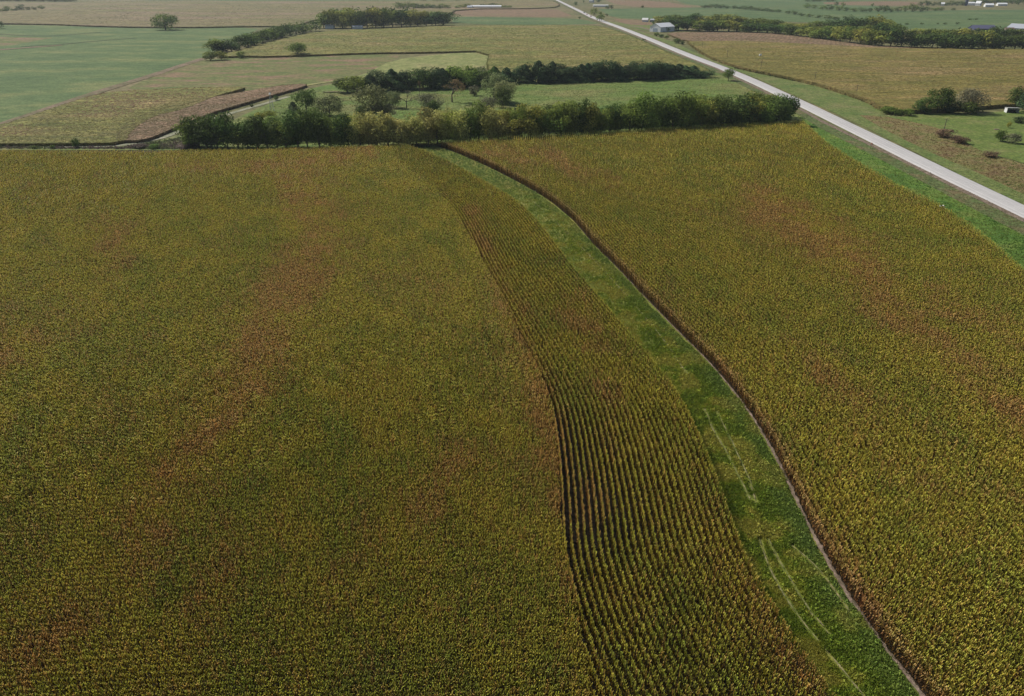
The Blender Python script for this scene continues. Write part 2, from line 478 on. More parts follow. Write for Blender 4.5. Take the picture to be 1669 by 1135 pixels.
RD_LO = [(903, -1), (933, 14), (969, 32.5), (1000, 44), (1040, 60), (1086, 80), (1120, 93), (1168, 111), (1211, 131), (1300, 174), (1341, 197), (1441, 245), (1554, 301), (1669, 357), (1850, 446)]
RD_UP = [(907, -1), (938, 13.5), (971, 29), (1014, 43), (1048, 56), (1091, 73), (1144, 95), (1187, 111), (1240, 131), (1292, 155), (1360, 185), (1422, 214), (1569, 288), (1669, 335), (1850, 420)]

# ------------------------------------------------------------------ the ground and the fields
bm = bmesh.new()
for x0, x1, y0, y1 in [(-3400, 3400, -60, 5200)]:
    bm.faces.new([bm.verts.new(v) for v in ((x0, y0, 0), (x1, y0, 0), (x1, y1, 0), (x0, y1, 0))])
tag(bmobj('ground', bm, M['base_ground']), 'open farmland in dull olive and tan reaching to the horizon', kind='structure')

sheet('soil_ground', LEFT_TOP + SW_R[2:], M['soil'], 'dark soil under the standing corn', z=0.004) if 0 else None
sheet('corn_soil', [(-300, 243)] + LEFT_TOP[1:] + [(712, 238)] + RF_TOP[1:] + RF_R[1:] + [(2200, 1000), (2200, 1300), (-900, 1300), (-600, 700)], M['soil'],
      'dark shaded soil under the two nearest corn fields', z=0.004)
LEVEL[0] = 0.01
sheet('grass_swale', [(x - 22, y + 10) for x, y in SW_L] + SW_R[::-1], M['swale'], 'grassy drainage swale winding between two corn fields', nsm=0)

FAR = [
    ('soybean_field', 'soy', [(-700, 41), (60, 40), (180, 45), (300, 46.5), (425, 44.5), (405, 58), (380, 70), (345, 92), (320, 103), (240, 128), (160, 150), (60, 185), (0, 206), (-180, 268), (-700, 300)],
     'large blue-green soybean field at the left edge of the picture'),
    ('weedy_patch', 'meadow', [(-30, 59), (45, 61), (95, 61.5), (60, 66), (40, 71), (0, 76), (-60, 80)], 'small weedy tan patch beside the soybean field edge'),
    ('meadow', 'meadow', [(330, 98), (400, 94), (480, 91), (590, 88), (660, 86), (630, 105), (560, 132), (500, 142), (420, 150), (340, 143), (215, 148), (205, 146), (240, 128)],
     'rough meadow with brown patches below the round tree'),
    ('pale_grass_patch', 'palegrass', [(600, 118), (640, 98), (700, 90), (797, 83), (797, 92), (788, 112), (730, 116), (650, 124), (560, 134), (555, 133)],
     'pale yellow-green grass patch above the cedar windbreak'),
    ('plain_between_windbreaks', 'pasture', [(300, 235), (390, 190), (490, 148), (560, 133), (650, 125), (800, 116), (1000, 118), (1160, 108), (1200, 125), (1300, 176), (1316, 205), (1100, 216), (800, 233), (640, 239), (300, 246)],
     'grassy pasture lying between the two tree rows'),
    ('far_green_strip', 'soy_far', [(735, 27.5), (820, 28.5), (935, 30), (965, 35), (978, 40.5), (740, 40.5)], 'thin bright green strip between the grove and the road'),
    ('far_pink_field', 'stubble', [(735, 15), (900, 14), (925, 22), (935, 28), (850, 27.5), (735, 26)], 'pinkish tan field beyond the thin green strip'),
    ('soybean_field_beyond_farm', 'soy_far', [(975, 15), (1130, 12.5), (1250, 12), (1450, 18), (1640, 16), (1800, 16), (1900, 60), (1500, 52), (1420, 40), (1300, 36), (1100, 32), (1050, 31), (1000, 30)],
     'long green field behind the white barn and its grove'),
    ('pink_field_far', 'stubble', [(985, 0), (1080, 2), (1125, 10), (1130, 12.4), (1045, 12.6), (1005, 8)], 'small pinkish field near the top of the road'),
    ('tan_field_far', 'stubble', [(1335, 4), (1500, 2), (1520, 9), (1440, 9.5), (1380, 9), (1345, 7)], 'thin tan field among the far green ones'),
    ('green_field_far', 'soy_far', [(1075, -8), (1500, -10), (1520, 0.5), (1340, 3), (1345, 8), (1450, 10), (1450, 17), (1250, 11.8), (1134, 12)], 'far green field before the horizon'),
    ('green_field_horizon', 'soy_far', [(290, -12), (860, -14), (820, 0), (560, 1.5), (300, 2)], 'hazy green field at the top of the picture'),
    ('barnyard', 'verge_green', [(978, 34), (1010, 38), (1065, 37), (1100, 42), (1120, 50), (1080, 54), (1064, 52), (1030, 46), (1000, 40)], 'grassy yard round the white barn'),
    ('pink_patch_barn', 'stubble', [(1000, 31), (1055, 34), (1068, 41), (1035, 41.6), (1012, 38)], 'small brown patch behind the white barn yard'),
]
for nm, mt, pp, lb in FAR:
    sheet(nm, pp, M[mt], lb, nsm=1)

# road corridor
sheet('ditch_grass', RF_R[:] + [(2060, 620), (1850, 480)] + RD_LO[::-1][1:6], M['lush'], 'lush green ditch grass between the corn and the road')
RD_LO2 = [(x - 2 - max(0, (y - 120)) * 0.05, y + 1.0 + max(0, y) * 0.055) for x, y in RD_LO]
sheet('road_verge', RD_LO + RD_LO2[::-1], M['verge'], 'worn brownish verge on the field side of the road')
RV = [(1000, 38), (1050, 54), (1100, 69), (1128, 84), (1150, 92), (1195, 109), (1260, 123), (1321, 135), (1370, 150), (1417, 167), (1440, 182), (1470, 188), (1560, 230), (1669, 300), (1850, 400)]
sheet('verge_grass', RV + RD_UP[::-1][:-2], M['verge_green'], 'mown grass strip between the road and the golden field')
sheet('lawn', [(1462, 192), (1500, 186), (1580, 186), (1669, 180), (1900, 176), (2000, 330), (1850, 330), (1669, 266), (1600, 248), (1565, 236), (1540, 215), (1500, 205)], M['lawn'],
      'farmyard lawn at the right edge of the picture', nsm=1)
WEEDP = [(1400, 188), (1440, 190), (1490, 200), (1540, 212), (1575, 235), (1610, 252), (1669, 268), (1900, 345), (1900, 420), (1669, 318), (1600, 285), (1530, 255), (1460, 222)]
sheet('weedy_bank', WEEDP, M['weeds'], 'brown weedy bank between the road and the farmyard lawn', nsm=1)
sheet('shoulder', [(x - 1.0 - max(0, y) * 0.012, y + 0.35 + max(0, y) * 0.010) for x, y in RD_LO] + RD_LO[::-1], M['dirt'], 'thin pale gravel shoulder of the road')
# low grassy margin north of the left corn field with its pale track
sheet('field_margin', [(-260, 236), (60, 238), (180, 239), (240, 235), (300, 218), (330, 225), (330, 245), (250, 246), (-260, 244)], M['verge_green'],
      'narrow grassy margin between two corn fields on the left', nsm=1)


def ribbon(name, px, width, mat, label, taper=None, z=None, nsm=2, wob=0.0):
    c = PA(smooth_line(px, nsm), z or 0)
    d = np.gradient(c, axis=0); d /= np.linalg.norm(d, axis=1)[:, None]
    nrm = np.stack([-d[:, 1], d[:, 0]], 1)
    wv = np.full(len(c), width / 2)
    if taper is not None: wv = wv * np.interp(np.linspace(0, 1, len(c)), np.linspace(0, 1, len(taper)), taper)
    wb = wv * 1.0
    if wob:
        kk = np.hanning(7) / np.hanning(7).sum()
        wv = wv * (1 + wob * 2.2 * np.convolve(RNG.uniform(-1, 1, len(c)), kk, 'same')); wb = wb * (1 + wob * 2.2 * np.convolve(RNG.uniform(-1, 1, len(c)), kk, 'same'))
    if z is None:
        LEVEL[0] += 0.006; z = LEVEL[0]
    A = c + nrm * wv[:, None]; B = c - nrm * wb[:, None]
    V = np.column_stack([np.vstack([A, B]), np.full(2 * len(c), z)]); n = len(c)
    i = np.arange(n - 1); Q = np.stack([i, i + n, i + n + 1, i + 1], 1)
    o = link(name, mesh_np(name, V, Q, None, [mat])); tag(o, label, kind='structure')
    return o


def road_material():
    m, t, b = newmat('road_concrete')
    g = t.nodes.new('ShaderNodeNewGeometry')
    n = t.nodes.new('ShaderNodeTexNoise'); n.inputs['Scale'].default_value = 0.25; n.inputs['Detail'].default_value = 8; n.inputs['Roughness'].default_value = 0.7
    t.links.new(g.outputs['Position'], n.inputs['Vector'])
    r = t.nodes.new('ShaderNodeValToRGB'); r.color_ramp.elements[0].position = 0.3; r.color_ramp.elements[1].position = 0.7
    r.color_ramp.elements[0].color = (0.40, 0.385, 0.375, 1); r.color_ramp.elements[1].color = (0.48, 0.465, 0.45, 1)
    t.links.new(n.outputs['Fac'], r.inputs[0]); t.links.new(r.outputs[0], b.inputs['Base Color']); b.inputs['Roughness'].default_value = 0.85
    return m


M['road'] = road_material()
M['road_worn'] = ground('road_worn', [(0.38, 0.367, 0.358), (0.41, 0.395, 0.385), (0.44, 0.425, 0.41)], 12, 0.6, mixk=0.08, bump=0.02)
M['road_joint'] = flat('road_joint', (0.2, 0.19, 0.185))
M['road_line'] = flat('road_line', (0.55, 0.5, 0.4))
RZ = 0.16
# concrete carriageway on a low bed; its edges come from the photograph
up = smooth_line(RD_UP, 2); lo = smooth_line(RD_LO, 2)
U, L_ = PA(up, 0), PA(lo, 0)


def at_y(C, y): return np.interp(y, C[::-1, 1] if C[0, 1] > C[-1, 1] else C[:, 1], C[::-1, 0] if C[0, 1] > C[-1, 1] else C[:, 0])


ys = np.concatenate([np.arange(140, 700, 10.0), np.arange(700, 2300, 25.0)])
xl, xr = at_y(L_, ys), at_y(U, ys)
cx = (xl + xr) / 2
kern = np.hanning(9); kern /= kern.sum()
cxs = np.convolve(np.pad(cx, 4, mode='edge'), kern, 'valid'); cxs[:4] = cx[:4]; cxs[-4:] = cx[-4:]
wr = (xr - xl); wmed = float(np.median(wr[10:60]))
print('road width in x', wr[::12].round(1), 'median', wmed)
C2 = np.stack([cxs, ys], 1); dd = np.gradient(C2, axis=0); dd /= np.linalg.norm(dd, axis=1)[:, None]; NR = np.stack([dd[:, 1], -dd[:, 0]], 1)
RW = 7.6


def road_strip(o0, o1, z, mat, name, label, side=False):
    A = C2 + NR * o0; B = C2 + NR * o1; n = len(A)
    V = np.column_stack([np.vstack([A, B]), np.full(2 * n, z)]); i = np.arange(n - 1)
    Q = [np.stack([i, i + n, i + n + 1, i + 1], 1)]
    if side:
        V = np.vstack([V, np.column_stack([np.vstack([C2 + NR * (o0 - 0.5), C2 + NR * (o1 + 0.5)]), np.full(2 * n, 0.0)])])
        Q += [np.stack([i, i + 1, i + 1 + 2 * n, i + 2 * n], 1), np.stack([i + n, i + n + 3 * n - n, i + 3 * n + 1, i + n + 1], 1)]
    o = link(name, mesh_np(name, V, np.concatenate(Q), None, [mat])); tag(o, label, kind='structure'); return o


road_strip(-RW / 2, RW / 2, RZ, M['road'], 'road', 'straight pale concrete road crossing the upper right of the picture', side=True)
for k, (a, b) in enumerate([(-2.95, -2.15), (-1.25, -0.5), (0.5, 1.25), (2.15, 2.95)]):
    road_strip(a, b, RZ + 0.006, M['road_worn'], 'wheel_path', 'slightly darker worn wheel path along the pale road')
road_strip(-0.05, 0.05, RZ + 0.01, M['road_joint'], 'road_joint', 'thin dark centre joint of the pale road')
# tracks and drives
ribbon('gravel_drive', [(985, 43.5), (1004, 42.3), (1030, 43), (1046, 45), (1062, 50)], 5, M['dirt'], 'pale gravel drive running to the white barn', nsm=1)
ribbon('farm_track', [(70, 240.5), (150, 240), (205, 237), (240, 231), (270, 224), (298, 212), (340, 197), (380, 184), (420, 173), (470, 158)], 3.2,
       ground('track_grass', [(0.18, 0.19, 0.12), (0.24, 0.24, 0.16), (0.3, 0.28, 0.2)], 10, 1), 'pale grassy track curving round the left corn field')
ribbon('dirt_edge', [(x + 1 - max(0, (y - 400)) * 0.002, y + 1) for x, y in SW_R[5:]], 0.46, M['dirt'], 'strip of bare pinkish soil along the right corn field edge',
       taper=[0.05, 0.12, 0.3, 0.6, 0.95, 1.1, 1.15, 1.1], wob=0.4, nsm=6)
M['track'] = ground('track_pale', [(0.12, 0.13, 0.04), (0.165, 0.155, 0.065), (0.22, 0.19, 0.10)], 2.0, 0.5)
TRK = [[(1148, 668), (1165, 705), (1185, 740), (1205, 780), (1222, 815)], [(1168, 672), (1186, 708), (1204, 745), (1222, 785), (1232, 820)],
       [(1238, 880), (1252, 925), (1275, 965), (1300, 1005), (1340, 1055), (1385, 1110), (1420, 1150)], [(1252, 880), (1272, 920), (1296, 960), (1325, 1005), (1352, 1035)],
       [(1290, 890), (1330, 925), (1362, 965), (1385, 1000)], [(870, 330), (940, 395), (1010, 470), (1075, 545), (1120, 610)]]
LEVEL[0] += 0.006
for t in TRK:
    c = PA(smooth_line(t, 5), 0); k = 0; V = []; Q = []
    while k < len(c) - 4:
        m = int(RNG.integers(8, 26)); seg = c[k:k + m]; w0 = RNG.uniform(0.05, 0.11)
        if len(seg) > 2:
            d = np.gradient(seg, axis=0); d /= np.linalg.norm(d, axis=1)[:, None]; nn = np.stack([-d[:, 1], d[:, 0]], 1)
            off = RNG.normal() * 0.06; nb = len(V)
            for i, (q, e) in enumerate(zip(seg, nn)):
                ww = w0 * math.sin(math.pi * (i + 0.4) / (len(seg) - 0.2)) * RNG.uniform(0.6, 1.4) + 0.01
                V += [(*(q + e * (off + ww)), LEVEL[0]), (*(q + e * (off - ww)), LEVEL[0])]
            Q += [(nb + 2 * i, nb + 2 * i + 1, nb + 2 * i + 3, nb + 2 * i + 2) for i in range(len(seg) - 1)]
        k += m - 1 + int(RNG.integers(0, 4))
    tag(link('wheel_track', mesh_np('wheel_track', V, Q, None, [M['track']])), 'faint broken wheel track worn in the swale grass', kind='structure')

M['dry_grass'] = ground('dry_grass', [(0.12, 0.11, 0.05), (0.17, 0.13, 0.08), (0.21, 0.15, 0.10)], 20, 2)
M['dark_line'] = ground('dark_line', [(0.045, 0.06, 0.025), (0.065, 0.075, 0.035), (0.09, 0.085, 0.045)], 20, 2)
ribbon('grass_strip', [(-40, 219), (0, 205), (60, 184.5), (160, 150), (240, 126), (318, 100), (335, 95)], 7, M['dry_grass'], 'brownish grass strip dividing soybeans from the corn below them')
ribbon('field_terrace', [(-20, 55), (40, 58.5), (80, 59.5), (110, 57.5), (165, 53)], 3.5, M['dark_line'], 'upper dark terrace line curving across the soybeans')
ribbon('field_terrace', [(35, 76.5), (100, 73), (160, 67), (222, 62.5)], 3.0, M['dark_line'], 'lower dark terrace line curving across the soybeans')
ribbon('grass_strip', [(-20, 83), (20, 80), (60, 77), (100, 74)], 9, M['dry_grass'], 'tan weedy strip at the left edge of the soybeans')
ribbon('grass_strip', [(795, 112), (797, 98), (799, 84)], 4, M['palegrass'], 'pale grass lane along the end of the windbreak field')
ribbon('grass_strip', [(490, 141), (560, 130), (640, 122), (720, 112)], 4, M['palegrass'], 'bright grass lane curving past the end of the brown crop')

# ------------------------------------------------------------------ near corn: single plants in rows
def cornplant(seed, reach, nleaf=9, lod=0):
    r = np.random.default_rng(seed); V = []; Q = []; T = []
    Ht = 2.45; a0 = 0.0

    def quad(p, tone):
        k = len(V); V.extend(p); Q.append((k, k + 1, k + 2, k + 3)); T.extend([tone] * 4)
    for a in (0.3, 1.9):
        dx, dy = 0.018 * math.cos(a), 0.018 * math.sin(a)
        quad([(-dx, -dy, 0), (dx, dy, 0), (dx, dy, Ht * .93), (-dx, -dy, Ht * .93)], (0.3, 0.24, 0.2))  # stalk tone lowered to carry the shade between rows
    for i in range(nleaf):
        z = 0.45 + (Ht - 0.75) * (i + r.uniform(-.2, .2)) / (nleaf - 1)
        a = a0 + (i % 2) * math.pi + r.normal() * 0.4
        L = reach * (1.15 - 0.45 * abs(i / (nleaf - 1) - 0.5) * 2) * r.uniform(0.8, 1.2)
        rise = r.uniform(0.28, 0.52); drop = r.uniform(0.0, 0.38); w = r.uniform(0.034, 0.05)
        ca, sa = math.cos(a), math.sin(a); px_, py_ = -sa * w, ca * w
        p0 = (0, 0, z); p1 = (ca * L * .45, sa * L * .45, z + rise); p2 = (ca * L, sa * L, z + rise - drop)
        tn = r.uniform(0.55, 1.5); yl = r.uniform(0, 1) if i > 2 else 0.2
        tone = (tn * (1.1 + .3 * yl), tn * 1.1, tn * (1.1 + .1 * yl))
        if i < 5: tone = (tn * 0.45, tn * 0.31, tn * 0.3)  # lower leaves: dead brown, darkened further to put row-gap shade in the colour
        t1 = (px_, py_)
        quad([(p0[0] - px_ * .4, p0[1] - py_ * .4, p0[2]), (p0[0] + px_ * .4, p0[1] + py_ * .4, p0[2]), (p1[0] + px_, p1[1] + py_, p1[2]), (p1[0] - px_, p1[1] - py_, p1[2])], tone)
        quad([(p1[0] - px_, p1[1] - py_, p1[2]), (p1[0] + px_, p1[1] + py_, p1[2]), (p2[0] + px_ * .3, p2[1] + py_ * .3, p2[2]), (p2[0] - px_ * .3, p2[1] - py_ * .3, p2[2])],
             tuple(v * 1.1 for v in tone))
    for k in range(2):
        a = r.uniform(0, 6.28); l = 0.12; dx, dy = 0.022 * math.cos(a + 1.5), 0.022 * math.sin(a + 1.5)
        quad([(-dx, -dy, Ht - .2), (dx, dy, Ht - .2), (l * math.cos(a) + dx, l * math.sin(a) + dy, Ht + .15), (l * math.cos(a) - dx, l * math.sin(a) - dy, Ht + .15)], (1.9, 1.7, 2.2))
    return np.array(V), np.array(Q), np.array(T)


def cornmid(seed, reach, nleaf=8):
    """the same plant for the middle distance: one face to a leaf"""
    r = np.random.default_rng(seed); V = []; Q = []; T = []

    def quad(p, tone):
        k = len(V); V.extend(p); Q.append((k, k + 1, k + 2, k + 3)); T.extend([tone] * 4)
    quad([(-.05, -.02, 0), (.05, .02, 0), (.05, .02, 2.2), (-.05, -.02, 2.2)], (0.3, 0.24, 0.2))  # stalk darkened as on the near plant, gap shade in its tone
    for i in range(nleaf):
        z = 0.7 + 1.65 * (i + r.uniform(-.2, .2)) / (nleaf - 1); a = (i % 2) * math.pi + r.normal() * 0.45
        L = reach * r.uniform(0.85, 1.2); w = r.uniform(0.042, 0.06); ca, sa = math.cos(a), math.sin(a); px_, py_ = -sa * w, ca * w
        z1 = z + r.uniform(0.0, 0.4); tn = r.uniform(0.55, 1.5); yl = r.uniform(0, 1) if i > 2 else 0
        tone = (tn * (1 + .25 * yl), tn, tn * (1 + .1 * yl)) if i > 3 else (tn * .45, tn * .31, tn * .3)  # lower leaves dead brown, with shade between rows added to the tone
        quad([(-px_ * .7, -py_ * .7, z), (px_ * .7, py_ * .7, z), (ca * L + px_ * .6, sa * L + py_ * .6, z1), (ca * L - px_ * .6, sa * L - py_ * .6, z1)], tone)
    quad([(-.03, 0, 2.25), (.03, 0, 2.25), (.08, .03, 2.6), (.02, .03, 2.6)], (1.9, 1.7, 2.2))
    return np.array(V), np.array(Q), np.array(T)


GREEN = np.array((0.215, 0.285, 0.038)); OLIVE = np.array((0.375, 0.365, 0.05)); BROWN = np.array((0.44, 0.285, 0.085)); DEEP = np.array((0.14, 0.22, 0.045))
DRY = np.array((0.42, 0.26, 0.12))
STREAKS = [([(470, 285), (530, 390), (450, 520), (390, 640), (310, 740), (230, 850), (190, 940), (60, 1070)], 42, 1.0), ([(1240, 325), (1400, 430), (1500, 550), (1600, 620), (1700, 700)], 32, 1.0),
           ([(1180, 600), (1260, 720), (1330, 860), (1420, 1000)], 22, 0.7), ([(-20, 590), (60, 560)], 28, 0.9), ([(600, 250), (420, 275), (280, 270)], 13, 0.8),
           ([(770, 350), (820, 480), (880, 600), (912, 800), (932, 960)], 17, 0.7), ([(940, 500), (960, 560), (1010, 640), (1000, 760), (960, 840)], 28, 0.8), ([(1540, 480), (1690, 570)], 26, 0.8),
           ([(760, 760), (640, 860), (540, 980)], 40, 0.7), ([(800, 245), (900, 255), (1000, 300)], 15, 0.7), ([(1300, 560), (1420, 700), (1560, 860)], 30, 0.5), ([(60, 330), (200, 400), (120, 520)], 35, 0.4),
           ([(1130, 830), (1230, 980), (1300, 1100)], 25, 0.6), ([(400, 900), (330, 1010), (300, 1120)], 40, 0.5)]


def corncol(x, y, kind, edge=None):
    u, v, _ = proj(x, y, 2.2)
    b = np.zeros(len(x))
    wu = u + 60 * (fbm(x, y, 14, 61) - 0.5) * np.clip((v - 150) / 500, 0.2, 1.3); wv_ = v + 40 * (fbm(x, y, 14, 62) - 0.5) * np.clip((v - 150) / 500, 0.2, 1.3)
    for pl, sg, st_ in STREAKS:
        dm = np.full(len(x), 1e9)
        for (x0, y0), (x1, y1) in zip(pl[:-1], pl[1:]):
            t = np.clip(((wu - x0) * (x1 - x0) + (wv_ - y0) * (y1 - y0)) / ((x1 - x0) ** 2 + (y1 - y0) ** 2), 0, 1)
            dm = np.minimum(dm, np.hypot(wu - x0 - t * (x1 - x0), wv_ - y0 - t * (y1 - y0)))
        b = np.maximum(b, st_ * np.exp(-(dm / sg) ** 2 / 1.5))
    xr = x + 0.28 * y; n1 = fbm(xr * 1.7, y * 0.45, 22, 3); n2 = fbm(xr * 1.3, y * 0.6, 8, 8); n3 = fbm(xr * 1.5, y * .5, 50, 15); n4 = fbm(xr, y * 0.7, 3.2, 23)
    br = sstep(0.5, 1.0, 0.36 * n1 + 0.36 * n2 + 0.68 * b * (0.3 * n2 + 0.7 * n4) + 0.3 * n4) * 0.9
    gr = 0.85 * sstep(0.32, 0.80, 0.08 * n3 + 0.47 * n2 + 0.5 * n4)
    c = OLIVE[None] * (1 - gr[:, None]) + GREEN[None] * gr[:, None]
    dp = sstep(0.62, 0.85, n4 * .6 + n2 * .4)[:, None]; c = c * (1 - dp * .4) + DEEP[None] * dp * .4
    br = np.clip(br * 0.35 + (RNG.uniform(0, 1, len(x)) < 0.16 + br * 0.75) * 0.5, 0, 1)[:, None]
    c = c * (1 - br) + BROWN[None] * br
    if edge is not None:
        e = edge[:, None] * 0.6; c = c * (1 - e) + DRY[None] * e
    return c * RNG.uniform(0.86, 1.14, (len(x), 1)) * RNG.uniform(0.95, 1.05, (len(x), 3))


SWL_W = PA(smooth_line(SW_L, 2), 2.1); SWR_W = PA(smooth_line(SW_R, 2), 0)


def gx(C, y): return at_y(C, y)


NEAR, MID = 105.0, 225.0
FARD = 345.0


def rows_along(C, shift0, shift1, step, rowsp, polyw, ymin, ymax, wob=0.0):
    """rows that repeat the curve C shifted sideways"""
    ks = np.arange(shift0, shift1, rowsp); yy = np.arange(ymin, ymax, step)
    X, Y = np.meshgrid(ks, yy, indexing='ij')
    Y = Y + RNG.uniform(-.4, .4, Y.shape) * step
    X = X + gx(C, Y) + RNG.normal(size=X.shape) * 0.035
    p = np.stack([X.ravel(), Y.ravel()], 1)
    return p[inpoly(p, polyw)]


def rows_across(ang, step, rowsp, polyw, box):
    x0, x1, y0, y1 = box; ks = np.arange(y0, y1, rowsp); xx = np.arange(x0, x1, step)
    Y, X = np.meshgrid(ks, xx, indexing='ij')
    X = X + RNG.uniform(-.4, .4, X.shape) * step
    Y = Y + RNG.normal(size=X.shape) * 0.04 + X * math.tan(ang) + 3.0 * np.sin(X / 90.0)
    p = np.stack([X.ravel(), Y.ravel()], 1)
    return p[inpoly(p, polyw)]


def infrustum(p, m=70):
    u, v, _ = proj(p[:, 0], p[:, 1], 1.5)
    return (u > -m) & (u < W + m) & (v > -20) & (v < H + m * 1.3)


def corn_field(name, fn, polyw, label, kind, reach, rowang, edgef=None, spin=1.0):
    """fn(step) -> plant points; near part plant by plant, farther part in row lengths"""
    VV = []; QQ = []; CC = []; off = 0
    for lod in (0, 1, 2):
        step = (0.21, 0.26, 0.42)[lod]
        p = fn(step); d = np.hypot(p[:, 0], p[:, 1])
        hsh = np.sin(np.floor(p[:, 0] / 0.9) * 12.9898 + np.floor(p[:, 1] / 0.9) * 78.233) * 43758.5453; dj = d + (hsh - np.floor(hsh) - 0.5) * 50
        k = (dj >= (0, NEAR, MID)[lod]) & (dj < (NEAR, MID, 9999)[lod]) & infrustum(p)
        p = p[k]
        if len(p) == 0: continue
        thin = fbm(p[:, 0], p[:, 1], 5, 40); p = p[(thin > 0.2) | (RNG.uniform(0, 1, len(p)) < 0.7)]
        n = len(p)
        e = edgef(p) if edgef else None
        col = corncol(p[:, 0], p[:, 1], kind, e)
        hs = 0.92 + 0.16 * fbm(p[:, 0], p[:, 1], 20, 31) + RNG.normal(size=n) * 0.05
        wide = (1.0, 1.05, 1.55)[lod] if reach > 0.2 else (1.0, 1.3, 1.8)[lod]
        bases = [cornplant(400 + i, reach) for i in range(9)] if lod == 0 else [cornmid(500 + i, reach, 8 if lod == 1 else 7) for i in range(9)]
        rot = rowang(p) + RNG.normal(size=n) * spin
        pos = np.column_stack([p, np.full(n, 0.0)])
        V, Q, C = tile(bases, pos, rot, np.full(n, wide), hs, col)
        VV.append(V); QQ.append(Q + off); CC.append(C); off += len(V)
        print(name, lod, n)
    me = mesh_np(name, np.concatenate(VV), np.concatenate(QQ), np.concatenate(CC), [M['corn_leaf']])
    o = link(name, me); tag(o, label, 'corn field', kind='stuff')
    return o


def wpoly(px): return PA(px, 0)


leftpoly = wpoly([(-900, 243)] + LEFT_TOP[1:] + [(672, 237)] + SW_L[1:5] + [(800, 350)] + [(STRIP_L[4][0], STRIP_L[4][1])] + STRIP_L[5:] + [(-1200, 1300)])
leftpoly = PA([(-900, 245)] + [(x, y + 1.5) for x, y in LEFT_TOP[1:]] + STRIP_L + [(-1200, 1300)], 2.1)
strippoly = PA(LEFT_TOP[-1:] + SW_L + STRIP_L[::-1], 2.1)
rightpoly = PA([(x, y - 2.5) for x, y in RF_TOP[::-1]] + [(x - 12, y) for x, y in SW_R[1:]] + [(2400, 1300)] + RF_R[::-1][:-1], 1.2)
crop_edge = lambda p: sstep(1.5, 0.2, p[:, 0] - gx(SWR_W, p[:, 1])) * 0.8
corn_field('corn_field', lambda st: rows_across(math.radians(3), st, 0.76, leftpoly, (-330, 60, 20, 300)), leftpoly,
           'wide olive and brown corn field filling the left half, rows running across', 'corn', 0.25, lambda p: np.full(len(p), math.radians(3)), spin=0.7)
corn_field('corn_field', lambda st: rows_along(SWL_W, -60, -0.9, st, 0.8, strippoly, 20, 292), strippoly,
           'narrow belt of corn in clear separate rows left of the grassy swale', 'corn', 0.165,
           lambda p: np.arctan2(4.0, gx(SWL_W, p[:, 1] + 2) - gx(SWL_W, p[:, 1] - 2)), spin=0.6)


def ragged(p):
    return np.column_stack([p[:, 0] + 0.45 * (vnoise(p[:, 0] * 0.2, p[:, 1], 2.2, 91) - 0.5), p[:, 1]])


corn_field('corn_field', lambda st: ragged(rows_along(SWR_W, 0.08, 330, st, 0.84, rightpoly, 20, 330)), rightpoly,
           'corn field between the swale and the road, dry red-brown along its edge', 'corn', 0.27,
           lambda p: np.arctan2(4.0, gx(SWR_W, p[:, 1] + 2) - gx(SWR_W, p[:, 1] - 2)), crop_edge, spin=0.7)


# ------------------------------------------------------------------ crops farther off
def cf(cs, scale, seed): return lambda x, y: mixcol(cs, x, y, scale, seed)


OL = [(0.14, 0.15, 0.035), (0.185, 0.175, 0.045), (0.22, 0.18, 0.06)]
GO = [(0.165, 0.14, 0.035), (0.20, 0.16, 0.045), (0.24, 0.17, 0.065)]
BRW = [(0.17, 0.13, 0.055), (0.215, 0.145, 0.075), (0.20, 0.155, 0.06)]
RDB = [(0.16, 0.15, 0.04), (0.2, 0.17, 0.045), (0.25, 0.14, 0.08)]
crop_slab('corn_field', [(-300, 233), (-300, 300), (-200, 272), (0, 207), (60, 187), (160, 152), (210, 148), (290, 145), (340, 144), (402, 142.5), (395, 148), (350, 160), (330, 168), (262, 190), (215, 214), (185, 232), (100, 236), (0, 238)][:1] +
          [(-300, 262), (0, 207), (60, 187), (160, 153), (215, 149), (290, 145), (345, 144), (404, 142.5), (385, 149), (350, 158), (300, 180), (250, 190), (212, 216), (205, 234), (120, 235.5), (0, 236)],
          1.5, M['olive'], M['cropside'], cf(RDB, 45, 51), 'corn field behind the left field margin, below the soybeans', 'corn field', 0.55)
crop_slab('brown_crop', [(190, 231), (200, 208), (245, 182), (300, 172), (345, 160), (400, 150.5), (450, 141.5), (500, 137), (498, 142), (455, 153), (400, 169), (345, 185), (295, 205), (262, 220), (235, 230)],
          1.46, M['stubble'], M['stubble'], cf(BRW, 30, 61), 'reddish brown dried crop strip curving round the pasture', 'crop field', 0.6)
crop_slab('corn_field', [(398, 92), (352, 94), (370, 88), (400, 80), (430, 72), (470, 62), (520, 52), (620, 48), (740, 42), (960, 41.5), (990, 46), (1040, 64), (1100, 92), (1150, 112), (1165, 122), (1100, 122), (950, 122), (810, 120), (792, 112), (800, 83), (700, 86), (600, 87), (520, 90), (430, 93)],
          1.6, M['olive'], M['cropside'], cf(OL, 70, 71), 'tan-green corn field beyond the cedar windbreak, reaching the road', 'corn field', 0.45)
crop_slab('golden_field', [(1120, 68.5), (1200, 68), (1300, 72), (1440, 80), (1669, 82), (1900, 83), (1900, 166), (1669, 170), (1560, 178), (1465, 183), (1432, 176), (1417, 165), (1370, 149), (1321, 134.5), (1260, 122), (1195, 108), (1150, 91)],
          2.2, M['golden'], M['cropside'], cf(GO, 60, 81), 'golden crop field right of the road with dark tractor lines', 'crop field', 0.45)
